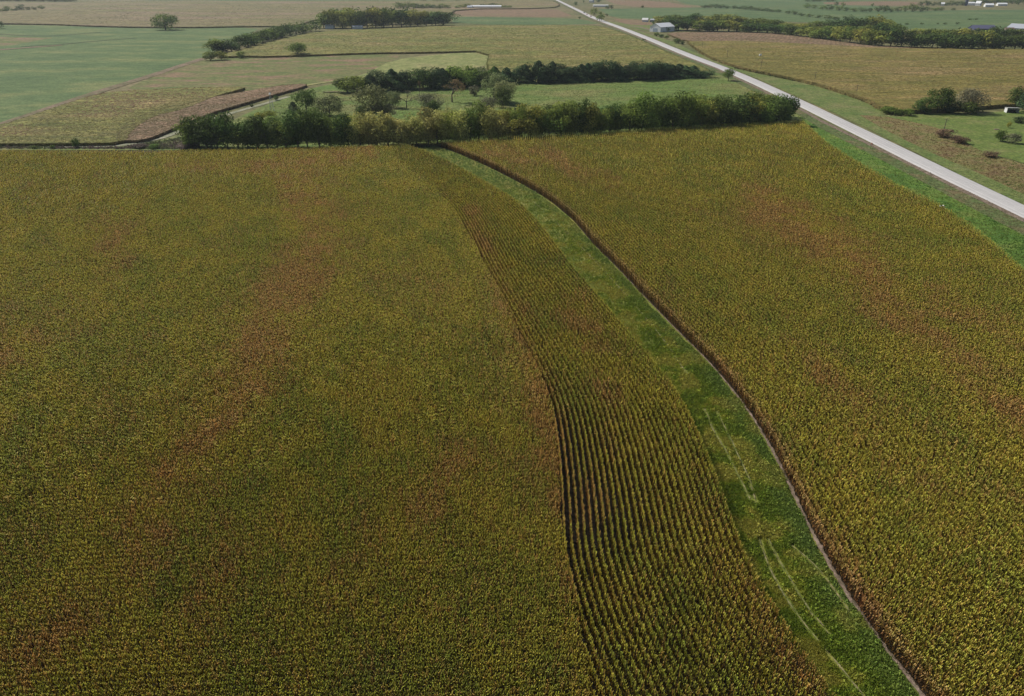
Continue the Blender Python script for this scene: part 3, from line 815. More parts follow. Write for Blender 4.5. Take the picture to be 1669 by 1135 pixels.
crop_slab('brown_crop', [(1088, 56), (1100, 53), (1240, 54), (1302, 60), (1363, 68), (1420, 76), (1479, 78.5), (1560, 83), (1900, 82.5), (1900, 83.5), (1440, 80.5), (1300, 72.5), (1200, 68.5), (1120, 69)],
          1.2, M['stubble'], M['cropside'], cf(BRW, 60, 91), 'pinkish brown crop belt in front of the grove right of the road', 'crop field', 0.5)
crop_slab('tan_field', [(-900, 2), (0, 3), (120, 4), (320, 2.5), (560, 2.5), (820, 1), (895, 0), (915, 8), (900, 14), (740, 15), (735, 26), (640, 20), (520, 30), (480, 44), (425, 43), (300, 45.5), (180, 44), (60, 39), (-100, 39), (-900, 39)],
          1.7, M['tan'], M['cropside'], cf([(0.14, 0.135, 0.05), (0.18, 0.15, 0.07), (0.22, 0.16, 0.10)], 130, 95), 'broad hazy tan crop field stretching across the top left', 'crop field', 0.25)

M['tram'] = ground('tramline', [(0.10, 0.085, 0.025), (0.13, 0.105, 0.035), (0.15, 0.12, 0.045)], 20, 2)
for t in [[(1180, 92), (1260, 98), (1340, 97), (1420, 102), (1500, 99), (1580, 104), (1660, 103), (1760, 106)], [(1232, 106), (1290, 112), (1350, 116), (1420, 117), (1480, 113), (1560, 118), (1640, 116), (1760, 120)],
          [(1330, 128), (1390, 127), (1440, 133), (1500, 131), (1560, 137), (1620, 134), (1760, 138)], [(1410, 152), (1450, 150), (1510, 157), (1570, 153), (1640, 158), (1760, 155)],
          [(1240, 82), (1330, 88), (1430, 90), (1540, 89), (1660, 91), (1760, 92)]]:
    ribbon('tramline', t, 1.1, M['tram'], 'dark tractor line winding across the golden field', z=1.96, wob=0.5, nsm=3, taper=[0.2, 1, 0.5, 1, 0.3])
ribbon('tramline', [(470, 69.5), (505, 67.5), (538, 65)], 3, M['tram'], 'short dark gap line in the tan-green corn field', z=1.45, taper=[0.2, 1, 1])
ribbon('tramline', [(560, 66), (640, 69), (720, 67), (790, 72), (830, 79)], 2.5, M['palegrass'], 'faint lighter line curving through the tan-green corn field', z=1.45, taper=[0.2, 1, 1, .3])

# ------------------------------------------------------------------ grass and weeds as blades
gcol = lambda cs, s, sd: (lambda x, y: mixcol(cs, x, y, s, sd, 0.25))
SWP = [(x - 6 - max(0, y - 240) * 0.03, y + 3) for x, y in SW_L] + SW_R[::-1]


def ntrack(pts, w):
    k = np.ones(len(w), bool)
    for t in TRK:
        c = PA(smooth_line(t, 3), 0)
        dm = np.min(np.hypot(w[:, 0][:, None] - c[:, 0][None], w[:, 1][:, None] - c[:, 1][None]), axis=1)
        k &= (dm > 0.36) | (vnoise(w[:, 0], w[:, 1], 1.5, 77) > 0.8)
    return k & ((gx(SWR_W, w[:, 1]) - w[:, 0]) > 0.1 + 0.75 * vnoise(w[:, 0], w[:, 1], 3, 5))


def swalecol(x, y):
    r = (gx(SWR_W, y) - x); near_r = sstep(4.5, 1.0, r)[:, None]
    c = mixcol([(0.17, 0.23, 0.028), (0.27, 0.31, 0.038), (0.36, 0.34, 0.065)], x, y, 3.5, 12, 0.3)
    up = sstep(180, 250, y)[:, None]
    n = fbm(x, y, 6, 33)[:, None]
    blue = np.array((0.17, 0.25, 0.075))
    m = np.clip(near_r * (0.1 + n * .7) + up * 0.75, 0, 1)
    return c * (1 - m) + blue * m * RNG.uniform(0.75, 1.3, (len(x), 1))


scatter('swale_grass', SWP, GRASS, 0.8, 0.24, 0.34, swalecol, 'rough green grass covering the winding swale', 'grass', M['grass_blade'], ntrack)
scatter('swale_weeds', SWP, WEED, 0.25, 0.28, 0.45, swalecol, 'taller blue-green weeds along the right side of the swale', 'weeds', M['grass_blade'],
        lambda pts, w: ntrack(pts, w) & (((gx(SWR_W, w[:, 1]) - w[:, 0]) < 3.8 + 3 * vnoise(w[:, 0], w[:, 1], 4, 9)) | (w[:, 1] > 215) | (fbm(w[:, 0], w[:, 1], 3, 19) > 0.53)))
DITCH = [(x, y) for x, y in RF_R] + [(2060, 620), (1850, 480)] + [(x, y) for x, y in RD_LO2[::-1][1:6]]
scatter('ditch_weeds', DITCH, GRASS, 0.35, 0.3, 0.4, gcol([(0.08, 0.155, 0.025), (0.12, 0.2, 0.035), (0.19, 0.23, 0.05)], 9, 14), 'lush bright green grass in the roadside ditch', 'grass', M['grass_blade'])
scatter('verge_blades', RD_LO + RD_LO2[::-1], GRASS, 0.35, 0.3, 0.28, gcol([(0.13, 0.10, 0.04), (0.12, 0.13, 0.04), (0.18, 0.14, 0.07)], 9, 17), 'dry brownish verge grass beside the road', 'grass', M['grass_blade'])
scatter('bank_weeds', WEEDP, WEED, 0.28, 0.4, 0.4, gcol([(0.22, 0.15, 0.07), (0.22, 0.19, 0.07), (0.16, 0.19, 0.05)], 7, 21), 'rusty brown and green weeds on the bank by the lawn', 'weeds', M['grass_blade'])
scatter('margin_grass', RV[5:] + RD_UP[::-1][:8], GRASS, 0.22, 0.35, 0.25, gcol([(0.12, 0.16, 0.045), (0.165, 0.185, 0.06), (0.21, 0.185, 0.09)], 16, 25), 'mown verge grass between road and golden field', 'grass', M['grass_blade'])
HEDG = [(x + 1, y - 1) for x, y in RV[5:12]]
HED2 = [(x + 0, y + 4) for x, y in HEDG]
scatter('edge_weeds', HEDG + HED2[::-1], WEED, 1.2, 0.9, 1.3, gcol([(0.05, 0.075, 0.02), (0.085, 0.09, 0.03), (0.12, 0.09, 0.045)], 12, 27), 'dark tall weeds along the lower edge of the golden field', 'weeds', M['grass_blade'])
scatter('pasture_grass', [(300, 238), (400, 190), (500, 150), (820, 128), (1160, 122), (1290, 175), (1290, 196), (900, 215), (500, 225)], GRASS, 0.3, 0.5, 0.3,
        gcol([(0.13, 0.19, 0.045), (0.17, 0.2, 0.06), (0.22, 0.19, 0.08)], 26, 29), 'tufty pasture grass between the tree rows', 'grass', M['grass_blade'])
scatter('margin_weeds', [(-200, 239.5), (60, 241), (200, 241), (300, 225), (330, 240), (300, 244), (-200, 243)], WEED, 0.7, 0.6, 0.8,
        gcol([(0.09, 0.12, 0.04), (0.14, 0.16, 0.07), (0.16, 0.12, 0.1)], 14, 30), 'mixed weeds in the narrow margin between the left corn fields', 'weeds', M['grass_blade'])

# ------------------------------------------------------------------ trees
M['bark'] = flat('bark', (0.10, 0.08, 0.06), 0.9, 0.3, 4)
LC = {
    'dark': (0.085, 0.13, 0.03), 'mid': (0.15, 0.205, 0.038), 'olive': (0.26, 0.28, 0.055), 'yellow': (0.37, 0.36, 0.11),
    'cedar': (0.062, 0.10, 0.04), 'pale': (0.20, 0.23, 0.095), 'grey': (0.18, 0.18, 0.10), 'bright': (0.15, 0.22, 0.05), 'red': (0.21, 0.15, 0.075), 'mauve': (0.16, 0.12, 0.10), 'brown': (0.18, 0.13, 0.075),
}
for k, v in LC.items():
    M['leaf_' + k] = leafmat('leaf_' + k, v, transl=0.33, rough=0.7, objvar=0.16, spec=0.06)


def quadcloud(P_, N_, S_, T_, r):
    n = len(P_); nn = N_ + r.normal(size=(n, 3)) * 0.45; nn /= np.linalg.norm(nn, axis=1)[:, None]
    u = np.cross(nn, r.normal(size=(n, 3))); u /= np.linalg.norm(u, axis=1)[:, None]; v = np.cross(nn, u)
    a = (S_ * r.uniform(0.7, 1.2, n))[:, None]; b = (S_ * r.uniform(0.45, 0.85, n))[:, None]
    V = np.stack([P_ - u * a, P_ - v * b, P_ + u * a, P_ + v * b], 1).reshape(-1, 3)
    Q = np.arange(4 * n).reshape(-1, 4); C = np.repeat(T_, 4)[:, None] * np.ones((1, 3))
    return V, Q, C


def trunk_mesh(r, targets, base=0.022, top=0.5, lean=0.0):
    bm = bmesh.new(); prev = Vector((0, 0, -0.02)); n = 4
    pts = [prev]
    for i in range(1, n + 1):
        pts.append(Vector((lean * i / n + r.normal() * 0.008, r.normal() * 0.008, top * i / n)))
    for i in range(n):
        add_tube(bm, pts[i], pts[i + 1], base * (1 - 0.2 * i) + .003, base * (1 - 0.2 * (i + 1)) + .003, 6)
    for t in targets:
        s = pts[int(r.integers(1, n + 1))]; t = Vector(t); m = s.lerp(t, 0.5) + Vector((0, 0, 0.03))
        add_tube(bm, s, m, base * .42, base * .28, 5); add_tube(bm, m, t, base * .28, base * .08, 5)
    me = bpy.data.meshes.new('trunk'); bm.to_mesh(me); bm.free(); me.materials.append(M['bark'])
    for p in me.polygons: p.use_smooth = True
    return me


def broadleaf(seed, n=2600, nl=16, skirt=0.12, s=0.027, flat_=1.0, shape='round', gap=0.0):
    r = np.random.default_rng(seed); L = []
    for i in range(nl):
        for _ in range(30):
            d = r.normal(size=3); d /= np.linalg.norm(d); q = r.uniform(0.35, 1) ** 0.6
            x, y, z = d[0] * 0.56 * q, d[1] * 0.56 * q, d[2] * 0.56 * q; z = max(-.5, min(.5, z))
            if shape == 'umbrella' and z < -0.1: continue
            if shape == 'vase' and math.hypot(x, y) > 0.18 + 0.5 * (z + 0.5): continue
            break
        rad = r.uniform(0.13, 0.22)
        zc = skirt + rad * 0.8 + (z + 0.5) * (1 - skirt - rad * 1.7)
        fx = 1 - rad * 1.6
        L.append((x * fx, y * fx, zc, rad * r.uniform(0.85, 1.15), rad * flat_, r.uniform(0.62, 1.45)))
    per = np.array([l[3] ** 2 for l in L]); per = (per / per.sum() * n).astype(int)
    PP, NN, TT = [], [], []
    for (x, y, z, a, b, tn), m in zip(L, per):
        d = r.normal(size=(m, 3)); d /= np.linalg.norm(d, axis=1)[:, None]
        keep = (d[:, 2] > -0.55) | (r.uniform(0, 1, m) < 0.35); d = d[keep]; m = len(d)
        bump_ = 1 + 0.16 * np.sin(d[:, 0] * 9 + seed) * np.sin(d[:, 1] * 8) + 0.12 * np.sin(d[:, 2] * 11)
        q = (r.uniform(0.82, 1.08, m) * bump_)[:, None]
        PP.append(np.array([x, y, z]) + d * q * np.array([a, a, b])); NN.append(d + np.array([0, 0, 0.25]))
        TT.append(tn * r.uniform(0.7, 1.35, m))
    P_, N_, T_ = np.concatenate(PP), np.concatenate(NN), np.concatenate(TT)
    P_[:, 2] = np.maximum(P_[:, 2], 0.01)
    V, Q, C = quadcloud(P_, N_, np.full(len(P_), s), T_, r)
    cm = mesh_np('crown', V, Q, C, [M['leaf_mid']])
    tg = [(l[0], l[1], l[2]) for l in L[:7]]
    return cm, trunk_mesh(r, tg, 0.024, min(0.6, skirt + 0.4))


def conifer(seed, n=2200):
    r = np.random.default_rng(seed); z = r.uniform(0.02, 1, n) ** 1.15
    prof = (1 - z) ** 0.68 * 0.48 + 0.012
    a = r.uniform(0, 6.283, n)
    lob = 1 + 0.24 * np.sin(a * 3 + z * 11 + seed * 1.7) + 0.18 * np.sin(z * 31 + seed + a * 2)
    rad = prof * lob * r.uniform(0.72, 1.05, n)
    P_ = np.stack([rad * np.cos(a), rad * np.sin(a), z - 0.05 * rad], 1); P_[:, 2] = np.maximum(P_[:, 2], 0.01)
    N_ = np.stack([np.cos(a), np.sin(a), np.full(n, 0.45)], 1)
    T_ = r.uniform(0.7, 1.7, n) * (1 + 0.3 * np.sin(a * 3 + z * 9 + seed))
    V, Q, C = quadcloud(P_, N_, np.full(n, 0.034), T_, r)
    return mesh_np('crown', V, Q, C, [M['leaf_cedar']]), trunk_mesh(r, [], 0.02, 0.8)


def baretree(seed, leaves=500, spread=1.0):
    """forking limbs with thin foliage at the ends"""
    r = np.random.default_rng(seed); bm = bmesh.new(); tips = []

    def grow(p, d, l, w, k):
        q = p + d * l; add_tube(bm, p, q, w, w * 0.66, 5)
        if k == 0: tips.append(q); return
        for _ in range(3 if k > 1 else 2):
            e = Vector(r.normal(size=3)) * 0.55 * spread; nd = (d + e); nd.z = max(nd.z, 0.05); nd.normalize()
            grow(q, nd, l * r.uniform(0.58, 0.8), w * 0.62, k - 1)
    grow(Vector((0, 0, -0.02)), Vector((0, 0, 1)), 0.3, 0.028, 4)
    A = np.array([tuple(v.co) for v in bm.verts]); mz = A[:, 2].max(); mw = np.abs(A[:, :2]).max()
    fz, fw = 1 / mz, 0.5 / mw
    for v in bm.verts: v.co = Vector((v.co.x * fw, v.co.y * fw, v.co.z * fz))
    T = np.array([(t.x * fw, t.y * fw, t.z * fz) for t in tips])
    me = bpy.data.meshes.new('trunk'); bm.to_mesh(me); bm.free(); me.materials.append(M['bark'])
    idx = r.integers(0, len(T), leaves); P_ = T[idx] + r.normal(size=(leaves, 3)) * 0.045
    P_[:, 2] = np.clip(P_[:, 2], 0.05, 1.0)
    V, Q, C = quadcloud(P_, r.normal(size=(leaves, 3)), np.full(leaves, 0.02), r.uniform(0.7, 1.3, leaves), r)
    return mesh_np('crown', V, Q, C, [M['leaf_pale']]), me


BANK = {
    'full': [broadleaf(600 + i, 3400, 22, 0.02) for i in range(8)],
    'tree': [broadleaf(620 + i, 2800, 20, 0.10) for i in range(5)],
    'round': [broadleaf(640 + i, 3200, 28, 0.02) for i in range(3)],
    'umbrella': [broadleaf(650, 3000, 26, 0.16)],
    'open': [broadleaf(660 + i, 3800, 26, 0.04, s=0.023, flat_=0.85) for i in range(3)],
    'cedar': [conifer(670 + i) for i in range(6)],
    'far': [broadleaf(690 + i, 560, 16, 0.0, s=0.05) for i in range(6)],
    'bush': [broadleaf(700 + i, 1500, 22, 0.0, s=0.04) for i in range(4)],
    'bare': [baretree(710 + i, 260) for i in range(2)],
    'vase': [baretree(716, 900, 0.9)],
    'lace': [baretree(720 + i, 1700, 1.1) for i in range(2)],
}
ORD = lambda i: '%d%s' % (i, 'th' if 10 <= i % 100 <= 20 else {1: 'st', 2: 'nd', 3: 'rd'}.get(i % 10, 'th'))
USE = {}


def tree(name, kind, colour, x, yb, yt, wpx, label=None, group=None, rz=None, cat='tree'):
    g = P(x, yb); u0, v0, d = proj(g[0], g[1], 0)
    lo_, hi_ = 0.1, 60.0
    for _ in range(30):
        m = (lo_ + hi_) / 2
        if proj(g[0], g[1], m)[1] > yt: lo_ = m
        else: hi_ = m
    h = lo_ * (1.06 if kind != 'cedar' else random.uniform(0.92, 1.12)); w = wpx * d / F * 1.12
    i = USE.get(kind, 0); USE[kind] = i + 1
    cm, tm = BANK[kind][i % len(BANK[kind])]
    o = empty(name, g, random.uniform(0, 6.28) if rz is None else rz); o.scale = (w, w, h)
    t = bpy.data.objects.new('trunk', tm); COL.objects.link(t); t.parent = o
    c = bpy.data.objects.new('crown', cm); COL.objects.link(c); c.parent = o
    c.material_slots[0].link = 'OBJECT'; c.material_slots[0].material = M['leaf_' + colour]
    o['category'] = cat
    if label: o['label'] = label
    if group: o['group'] = group
    return o


WORD = {'dark': 'dark green', 'mid': 'green', 'olive': 'olive green', 'yellow': 'pale yellow-green', 'cedar': 'blackish green', 'pale': 'pale green', 'grey': 'grey-green', 'bright': 'bright green',
        'red': 'reddish', 'mauve': 'mauve-grey', 'brown': 'brown'}


def row(items, place, group, noun='tree'):
    """items: (name, kind, colour, x, base, top, width); labelled by their order from the left"""
    items = sorted(items, key=lambda t: t[3])
    n = len(items)
    for i, it in enumerate(items):
        k, cnt = (i + 1, 'left') if i < n / 2 else (n - i, 'right')
        pos_ = 'first' if k == 1 else ORD(k)
        lb = '%s %s, %s from %s in %s' % (WORD[it[2]], noun, pos_, cnt, place)
        tree(*it, label=lb, group=group)


ip = lambda x, pts: float(np.interp(x, [p[0] for p in pts], [p[1] for p in pts]))
ru = random.uniform
# long front tree row
FB = [(300, 240), (380, 241), (470, 241), (575, 239), (650, 237), (750, 231), (870, 225), (1000, 217), (1150, 209), (1285, 201)]
FT = [(300, 208), (325, 194), (355, 188), (390, 200), (430, 196), (470, 188), (520, 186), (560, 192), (600, 190), (650, 194), (700, 184), (745, 182), (790, 176), (830, 184), (870, 168), (905, 172), (950, 172),
      (1000, 174), (1040, 164), (1090, 162), (1135, 151), (1165, 166), (1200, 166), (1235, 155), (1265, 152), (1290, 160)]
it = []
x = 312.0
while x < 1290:
    c = 'dark' if x < 575 else ('yellow' if x < 700 else (random.choice(['yellow', 'olive', 'yellow', 'mid']) if x < 860 else random.choice(['olive', 'mid', 'mid', 'dark'])))
    if x < 575 and random.random() < 0.35: c = 'mid'
    if x > 1225: c = random.choice(['dark', 'mid'])
    it.append(('tree', 'full', c, x, ip(x, FB) + ru(0.5, 2), ip(x, FT) + random.choice([ru(-12, -2), ru(-3, 9)]), ru(32, 54)))
    x += ru(13, 20)
row(it, 'the long front tree row', 'trees of the long front row')
it = []
x = 420.0
while x < 1275:
    c = random.choice(['mid', 'olive']) if x < 570 else (random.choice(['yellow', 'olive', 'yellow']) if x < 880 else random.choice(['olive', 'mid', 'mid', 'dark']))
    it.append(('tree', random.choice(['full', 'tree', 'full']), c, x, ip(x, FB) - ru(10, 14), ip(x, FT) + ru(-6, 5), ru(42, 56)))
    x += ru(24, 36)
row(it, 'the rank behind the front row', 'trees just behind the front row')
# cedar windbreak, right part
CB = [(840, 135), (900, 134.5), (1000, 131), (1100, 127), (1150, 125.5)]
CT = [(842, 108), (866, 101), (880, 104), (905, 106), (930, 110), (945, 103), (985, 97), (1005, 106), (1040, 104), (1062, 99), (1085, 104), (1105, 104), (1130, 109), (1150, 112)]
it = []
x = 846.0
while x < 1152:
    it.append(('cedar_tree', random.choice(['cedar', 'full']), 'cedar', x, ip(x, CB) + ru(-.5, .5), ip(x, CT) + ru(-4, 4), ru(30, 46))); x += ru(9, 14)
row(it, 'the right part of the cedar windbreak', 'cedars of the right windbreak', 'cedar')
WB = [(565, 152), (600, 151), (650, 148), (700, 144), (760, 141), (840, 137)]
it = []
for x, t, w, k, c in [(566, 128, 24, 'full', 'dark'), (582, 121, 28, 'full', 'mid'), (604, 122, 26, 'cedar', 'cedar'), (618, 117, 28, 'full', 'cedar'), (640, 116, 28, 'cedar', 'cedar'), (655, 121, 24, 'cedar', 'cedar'),
                      (672, 114, 28, 'full', 'cedar'), (690, 112, 28, 'full', 'dark'), (704, 110, 26, 'full', 'cedar'), (722, 113, 26, 'cedar', 'cedar'), (738, 107, 28, 'cedar', 'cedar'), (757, 107, 34, 'full', 'mid'),
                      (774, 108, 22, 'full', 'dark'), (789, 115, 24, 'full', 'dark'), (806, 110, 22, 'cedar', 'dark'), (826, 108, 22, 'cedar', 'cedar')]:
    it.append(('cedar_tree' if k == 'cedar' else 'tree', k, c, x, ip(x, WB) + ru(-1, 1), t + ru(-3, 3), w * 1.65))
row(it, 'the left part of the cedar windbreak', 'trees of the left windbreak')
# single trees between the two rows
for a in [
    ('tree', 'tree', 'dark', 500, 184, 145, 38, 'dark green tree beside a dark cedar in the pasture'),
    ('cedar_tree', 'cedar', 'cedar', 479, 184, 166, 24, 'low dark cedar against the dark green pasture tree'),
    ('willow_tree', 'round', 'pale', 538, 189, 156, 46, 'round pale green tree right of the dark pasture tree'),
    ('cottonwood_tree', 'open', 'pale', 610, 199, 138, 60, 'tall pale tree with open limbs above the front tree row'),
    ('tree', 'round', 'grey', 628, 196, 163, 36, 'grey-green bushy tree under the tall open-limbed tree'),
    ('tree', 'bush', 'dark', 592, 198, 172, 26, 'dark bushy tree at the foot of the tall open-limbed tree'),
    ('tree', 'open', 'pale', 641, 176, 147, 28, 'thin pale tree just right of the tall open-limbed tree'),
    ('bare_tree', 'bare', 'grey', 663, 177, 150, 34, 'dark leafless forking tree standing alone in the pasture'),
    ('dead_tree', 'bare', 'red', 684, 160, 134, 12, 'thin dead tree in front of the cedar windbreak'),
    ('red_tree', 'vase', 'red', 737, 167, 132, 42, 'vase-shaped tree with reddish thin crown in the pasture'),
    ('tree', 'open', 'grey', 703, 182, 152, 48, 'grey-green loose tree below the reddish vase-shaped tree'),
    ('tree', 'bush', 'dark', 706, 187, 165, 24, 'small dark tree in front of the loose grey-green tree'),
    ('tree', 'round', 'bright', 771, 141, 126, 30, 'small bright green round tree at the windbreak'),
    ('tree', 'open', 'pale', 805, 166, 118, 44, 'large pale feathery tree below the windbreak gap'),
    ('tree', 'open', 'pale', 824, 170, 130, 36, 'pale feathery tree forming the right side of the big pair'),
    ('tree', 'round', 'dark', 820, 176, 144, 26, 'dark lower tree at the foot of the big feathery pair'),
    ('tree', 'bush', 'grey', 773, 156, 140, 18, 'small grey-green tree left of the big feathery pair'),
    ('tree', 'open', 'grey', 792, 183, 158, 40, 'grey loose tree in front of the big feathery pair'),
    ('tree', 'bush', 'olive', 424, 197, 182, 18, 'small light round tree behind the front row, left of its twin'),
    ('tree', 'bush', 'olive', 441, 194, 180, 22, 'small light round tree by the lattice tower foot'),
    ('bush', 'bush', 'dark', 450, 164, 156, 8, 'small dark bush beside the lattice tower'),
    ('bush', 'bush', 'dark', 411, 175, 170, 6, 'tiny dark bush by the pale farm track'),
    ('round_tree', 'umbrella', 'mid', 485, 91, 71, 35, 'lone round umbrella-shaped tree at the meadow edge'),
    ('bush', 'bush', 'mid', 343, 99, 83, 24, 'left one of two bushes at the lower end of the hedgerow'),
    ('bush', 'bush', 'olive', 361, 98, 83, 22, 'right one of two bushes at the lower end of the hedgerow'),
    ('bush', 'bush', 'mid', 394, 95, 84, 14, 'single small bush between hedgerow and round tree'),
    ('round_tree', 'round', 'mid', 270, 49, 20, 38, 'lone large round tree above the soybean field'),
    ('tree', 'far', 'dark', -2, 47, 33, 18, 'dark tree cut by the left picture edge'),
    ('bush', 'bush', 'dark', 125, 241, 226, 13, 'dark bush standing at the far corn edge on the left'),
    ('bush', 'bush', 'mid', 86, 243, 236, 9, 'small green bush left of the dark bush by the margin'),
    ('bush', 'bush', 'mid', 57, 243, 238, 8, 'lowest small bush near the left end of the margin'),
    ('bush', 'bush', 'bright', 253, 243, 235, 15, 'bright green bush in the margin near the mauve scrub'),
    ('bush', 'bush', 'mauve', 229, 242, 235, 24, 'low mauve-grey scrub left of the bright green bush'),
    ('bush', 'bush', 'mauve', 308, 243, 232, 34, 'mauve-grey scrub at the left foot of the front tree row'),
    ('bush', 'bush', 'grey', 345, 243, 222, 36, 'rounded grey-green bush under the left end of the front row'),
    ('tree', 'tree', 'mid', 1187, 132, 112, 19, 'small lone tree standing beside the road'),
    ('tree', 'full', 'dark', 1528, 184, 142, 42, 'tall dark tree at the lawn corner right of the road'),
    ('tree', 'full', 'dark', 1506, 185, 160, 34, 'lower dark tree left of the tall dark lawn tree'),
    ('tree', 'full', 'cedar', 1545, 184, 158, 30, 'dark tree tucked against the tall dark lawn tree'),
    ('tree', 'open', 'grey', 1582, 183, 144, 50, 'grey-green wide tree between lawn and golden field'),
    ('tree', 'bush', 'dark', 1578, 186, 167, 34, 'dark bushy tree beneath the grey-green wide one'),
    ('tree', 'full', 'dark', 1655, 174, 141, 30, 'tall dark tree behind the small white shed'),
    ('tree', 'full', 'cedar', 1685, 184, 150, 50, 'dark spreading tree at the right picture edge'),
    ('cedar_bush', 'bush', 'cedar', 1660, 201, 190, 20, 'low dark bush on the lawn below the white shed'),
    ('bush', 'bush', 'dark', 1630, 231, 211, 19, 'upright dark bush on the lawn, left one of the pair'),
    ('bush', 'bush', 'grey', 1649, 234, 218, 24, 'broader greyish bush on the lawn, right one of the pair'),
    ('sapling', 'tree', 'olive', 1643, 209, 198, 7, 'thin sapling on the lawn with a long shadow'),
    ('bush', 'bush', 'brown', 1540, 224, 211, 30, 'brown shrub mound at the edge of the lawn'),
    ('bush', 'bush', 'brown', 1562, 234, 222, 30, 'second brown shrub mound, nearer the road'),
    ('bush', 'bush', 'brown', 1612, 256, 246, 26, 'low brown shrub on the bank below the lawn'),
    ('bush', 'bush', 'mid', 1450, 186, 174, 34, 'green shrubs where the golden field meets the lawn'),
    ('bush', 'bush', 'mid', 1478, 189, 178, 22, 'green shrub touching the lawn corner'),
    ('tree', 'far', 'mid', 977, 35, 18, 14, 'tree leaning over the far road'),
    ('tree', 'far', 'mid', 968, 25, 13, 13, 'tree behind the one leaning over the far road'),
    ('bush', 'far', 'dark', 945, 30.5, 27, 6, 'small bush at the corner of the thin green strip'),
    ('bush', 'far', 'dark', 989, 26, 22, 5, 'small dark bush in the green field right of the road'),
    ('tree', 'far', 'dark', 938, 9, 3, 8, 'small tree beside the far end of the road'),
    ('tree', 'far', 'mid', 951, 5, 0, 3, 'tiny tree near the far end of the road'),
    ('tree', 'far', 'dark', 991, 15, 8, 9, 'left one of two trees by the long low shed'),
    ('tree', 'far', 'dark', 997, 15, 8, 6, 'right one of two trees by the long low shed'),
    ('tree', 'far', 'dark', 974, 4, -3, 12, 'trees beside the far white house'),
    ('tree', 'far', 'dark', 1047, 13.4, 8, 5, 'single small tree at the edge of the pinkish field'),
    ('tree', 'far', 'dark', 1553, 17.5, 13, 7, 'single dark tree in the far right green field'),
    ('tree', 'far', 'dark', 1065, 41, 33, 5, 'narrow dark tree behind the left end of the white barn'),
    ('bush', 'far', 'dark', 1085, 52, 43, 12, 'dark tree in front of the white barn roof'),
    ('bush', 'far', 'dark', 1049, 66, 63, 6, 'small dark bush beside the left edge of the road'),
]:
    tree(*a[:7], label=a[7], cat=('bush' if 'bush' in a[0] else 'tree'))
# roadside bushes right of the road
row([('bush', 'bush', random.choice(['mid', 'dark']), x, y, y - h, w) for x, y, h, w in [(1070, 59, 6, 9), (1078, 61.5, 6, 10), (1086, 64, 6, 9), (1103, 71, 8, 14), (1112, 73, 6, 8), (1236, 117, 5, 9), (1243, 119, 4, 8)]],
    'the bushes right of the road', 'bushes along the right of the road', 'bush')
# small dark bushes in the green field on the right
row([('bush', 'far', 'dark', x, y, y - h, w) for x, y, h, w in [(1458, 40, 3, 7), (1466, 41, 3, 6), (1477, 40.5, 3, 9), (1502, 40, 3, 6), (1528, 40, 3, 4), (1540, 40, 3, 7), (1560, 40, 4, 6), (1580, 33, 2.5, 8), (1590, 32.5, 2.5, 9), (1563, 49, 5, 4), (1624, 47, 4, 4)]],
    'the right green field', 'bushes dotting the right green field', 'bush')
# hedgerow
HB = [(350, 86), (375, 85), (400, 78), (430, 69), (460, 61), (490, 54), (520, 49)]
it = []
x = 354.0
while x < 520:
    it.append(('tree', 'far' if x > 470 else 'bush', random.choice(['dark', 'mid', 'dark']), x, ip(x, HB), ip(x, HB) - ru(19, 24) * (1 - (x - 354) / 700), ru(30, 38))); x += ru(10, 14)
row(it, 'the hedgerow below the far grove', 'trees of the hedgerow')
# grove on the field edge
for base, top, st, pl in [(-0.5, 0, 528, 'the front rank of the far grove'), (-4.5, -2, 536, 'the back rank of the far grove')]:
    it = []; x = float(st)
    while x < 736:
        b = ip(x, [(520, 47), (600, 46), (660, 44), (736, 41.5)]) + base
        t = ip(x, [(520, 26), (545, 20), (590, 19), (640, 17), (680, 22), (736, 28)]) + top + ru(-2, 4)
        it.append(('tree', 'bush' if base > -1 else 'far', random.choice(['dark', 'mid', 'olive', 'dark']), x, b, t - 4, ru(28, 40))); x += ru(11, 16)
    row(it, pl, 'trees of the far grove')
# far left rows
row([('tree', 'far', random.choice(['dark', 'mid']), x, b, t, w) for x, b, t, w in [(-6, 20, 13, 12), (6, 20, 13, 12), (14, 19.5, 10, 13), (25, 19, 13, 10), (36, 18, 6.5, 13), (47, 17.8, 11, 8), (56, 17.5, 11, 8), (68, 16, 8, 10)]],
    'the short tree row top left', 'trees of the short row top left')
row([('tree', 'far', 'dark', x, ru(2.5, 3.5), ru(-6, -1), ru(14, 20)) for x in range(-10, 118, 9)], 'the hazy top left belt', 'trees of the top left belt')
row([('tree', 'far', random.choice(['dark', 'mid']), x, 15 + ru(-.5, .3), ip(x, [(645, 3), (665, 2.5), (700, 6), (735, 7)]) + ru(-1, 2), ru(12, 16)) for x in range(650, 738, 8)],
    'the row left of the long barn', 'trees left of the long white barn')
row([('tree', 'far', random.choice(['dark', 'mid']), x, b, t, w) for x, b, t, w in [(747, 14.5, 8, 11), (756, 14, 7, 11), (762, 11, 6, 10), (787, 10, 6, 10), (797, 10, 6, 10), (805, 9.8, 4.5, 12), (814, 12, 7, 11), (823, 14, 9, 11), (831, 14, 9, 9)]],
    'the trees around the long barn', 'trees sheltering the long white barn')
row([('tree', 'far', 'dark', x, ru(1.2, 1.8), ru(-3, -1), ru(10, 14)) for x in (690, 712, 722, 745, 772, 790, 803, 815)], 'the top row above the barn', 'trees at the top edge')
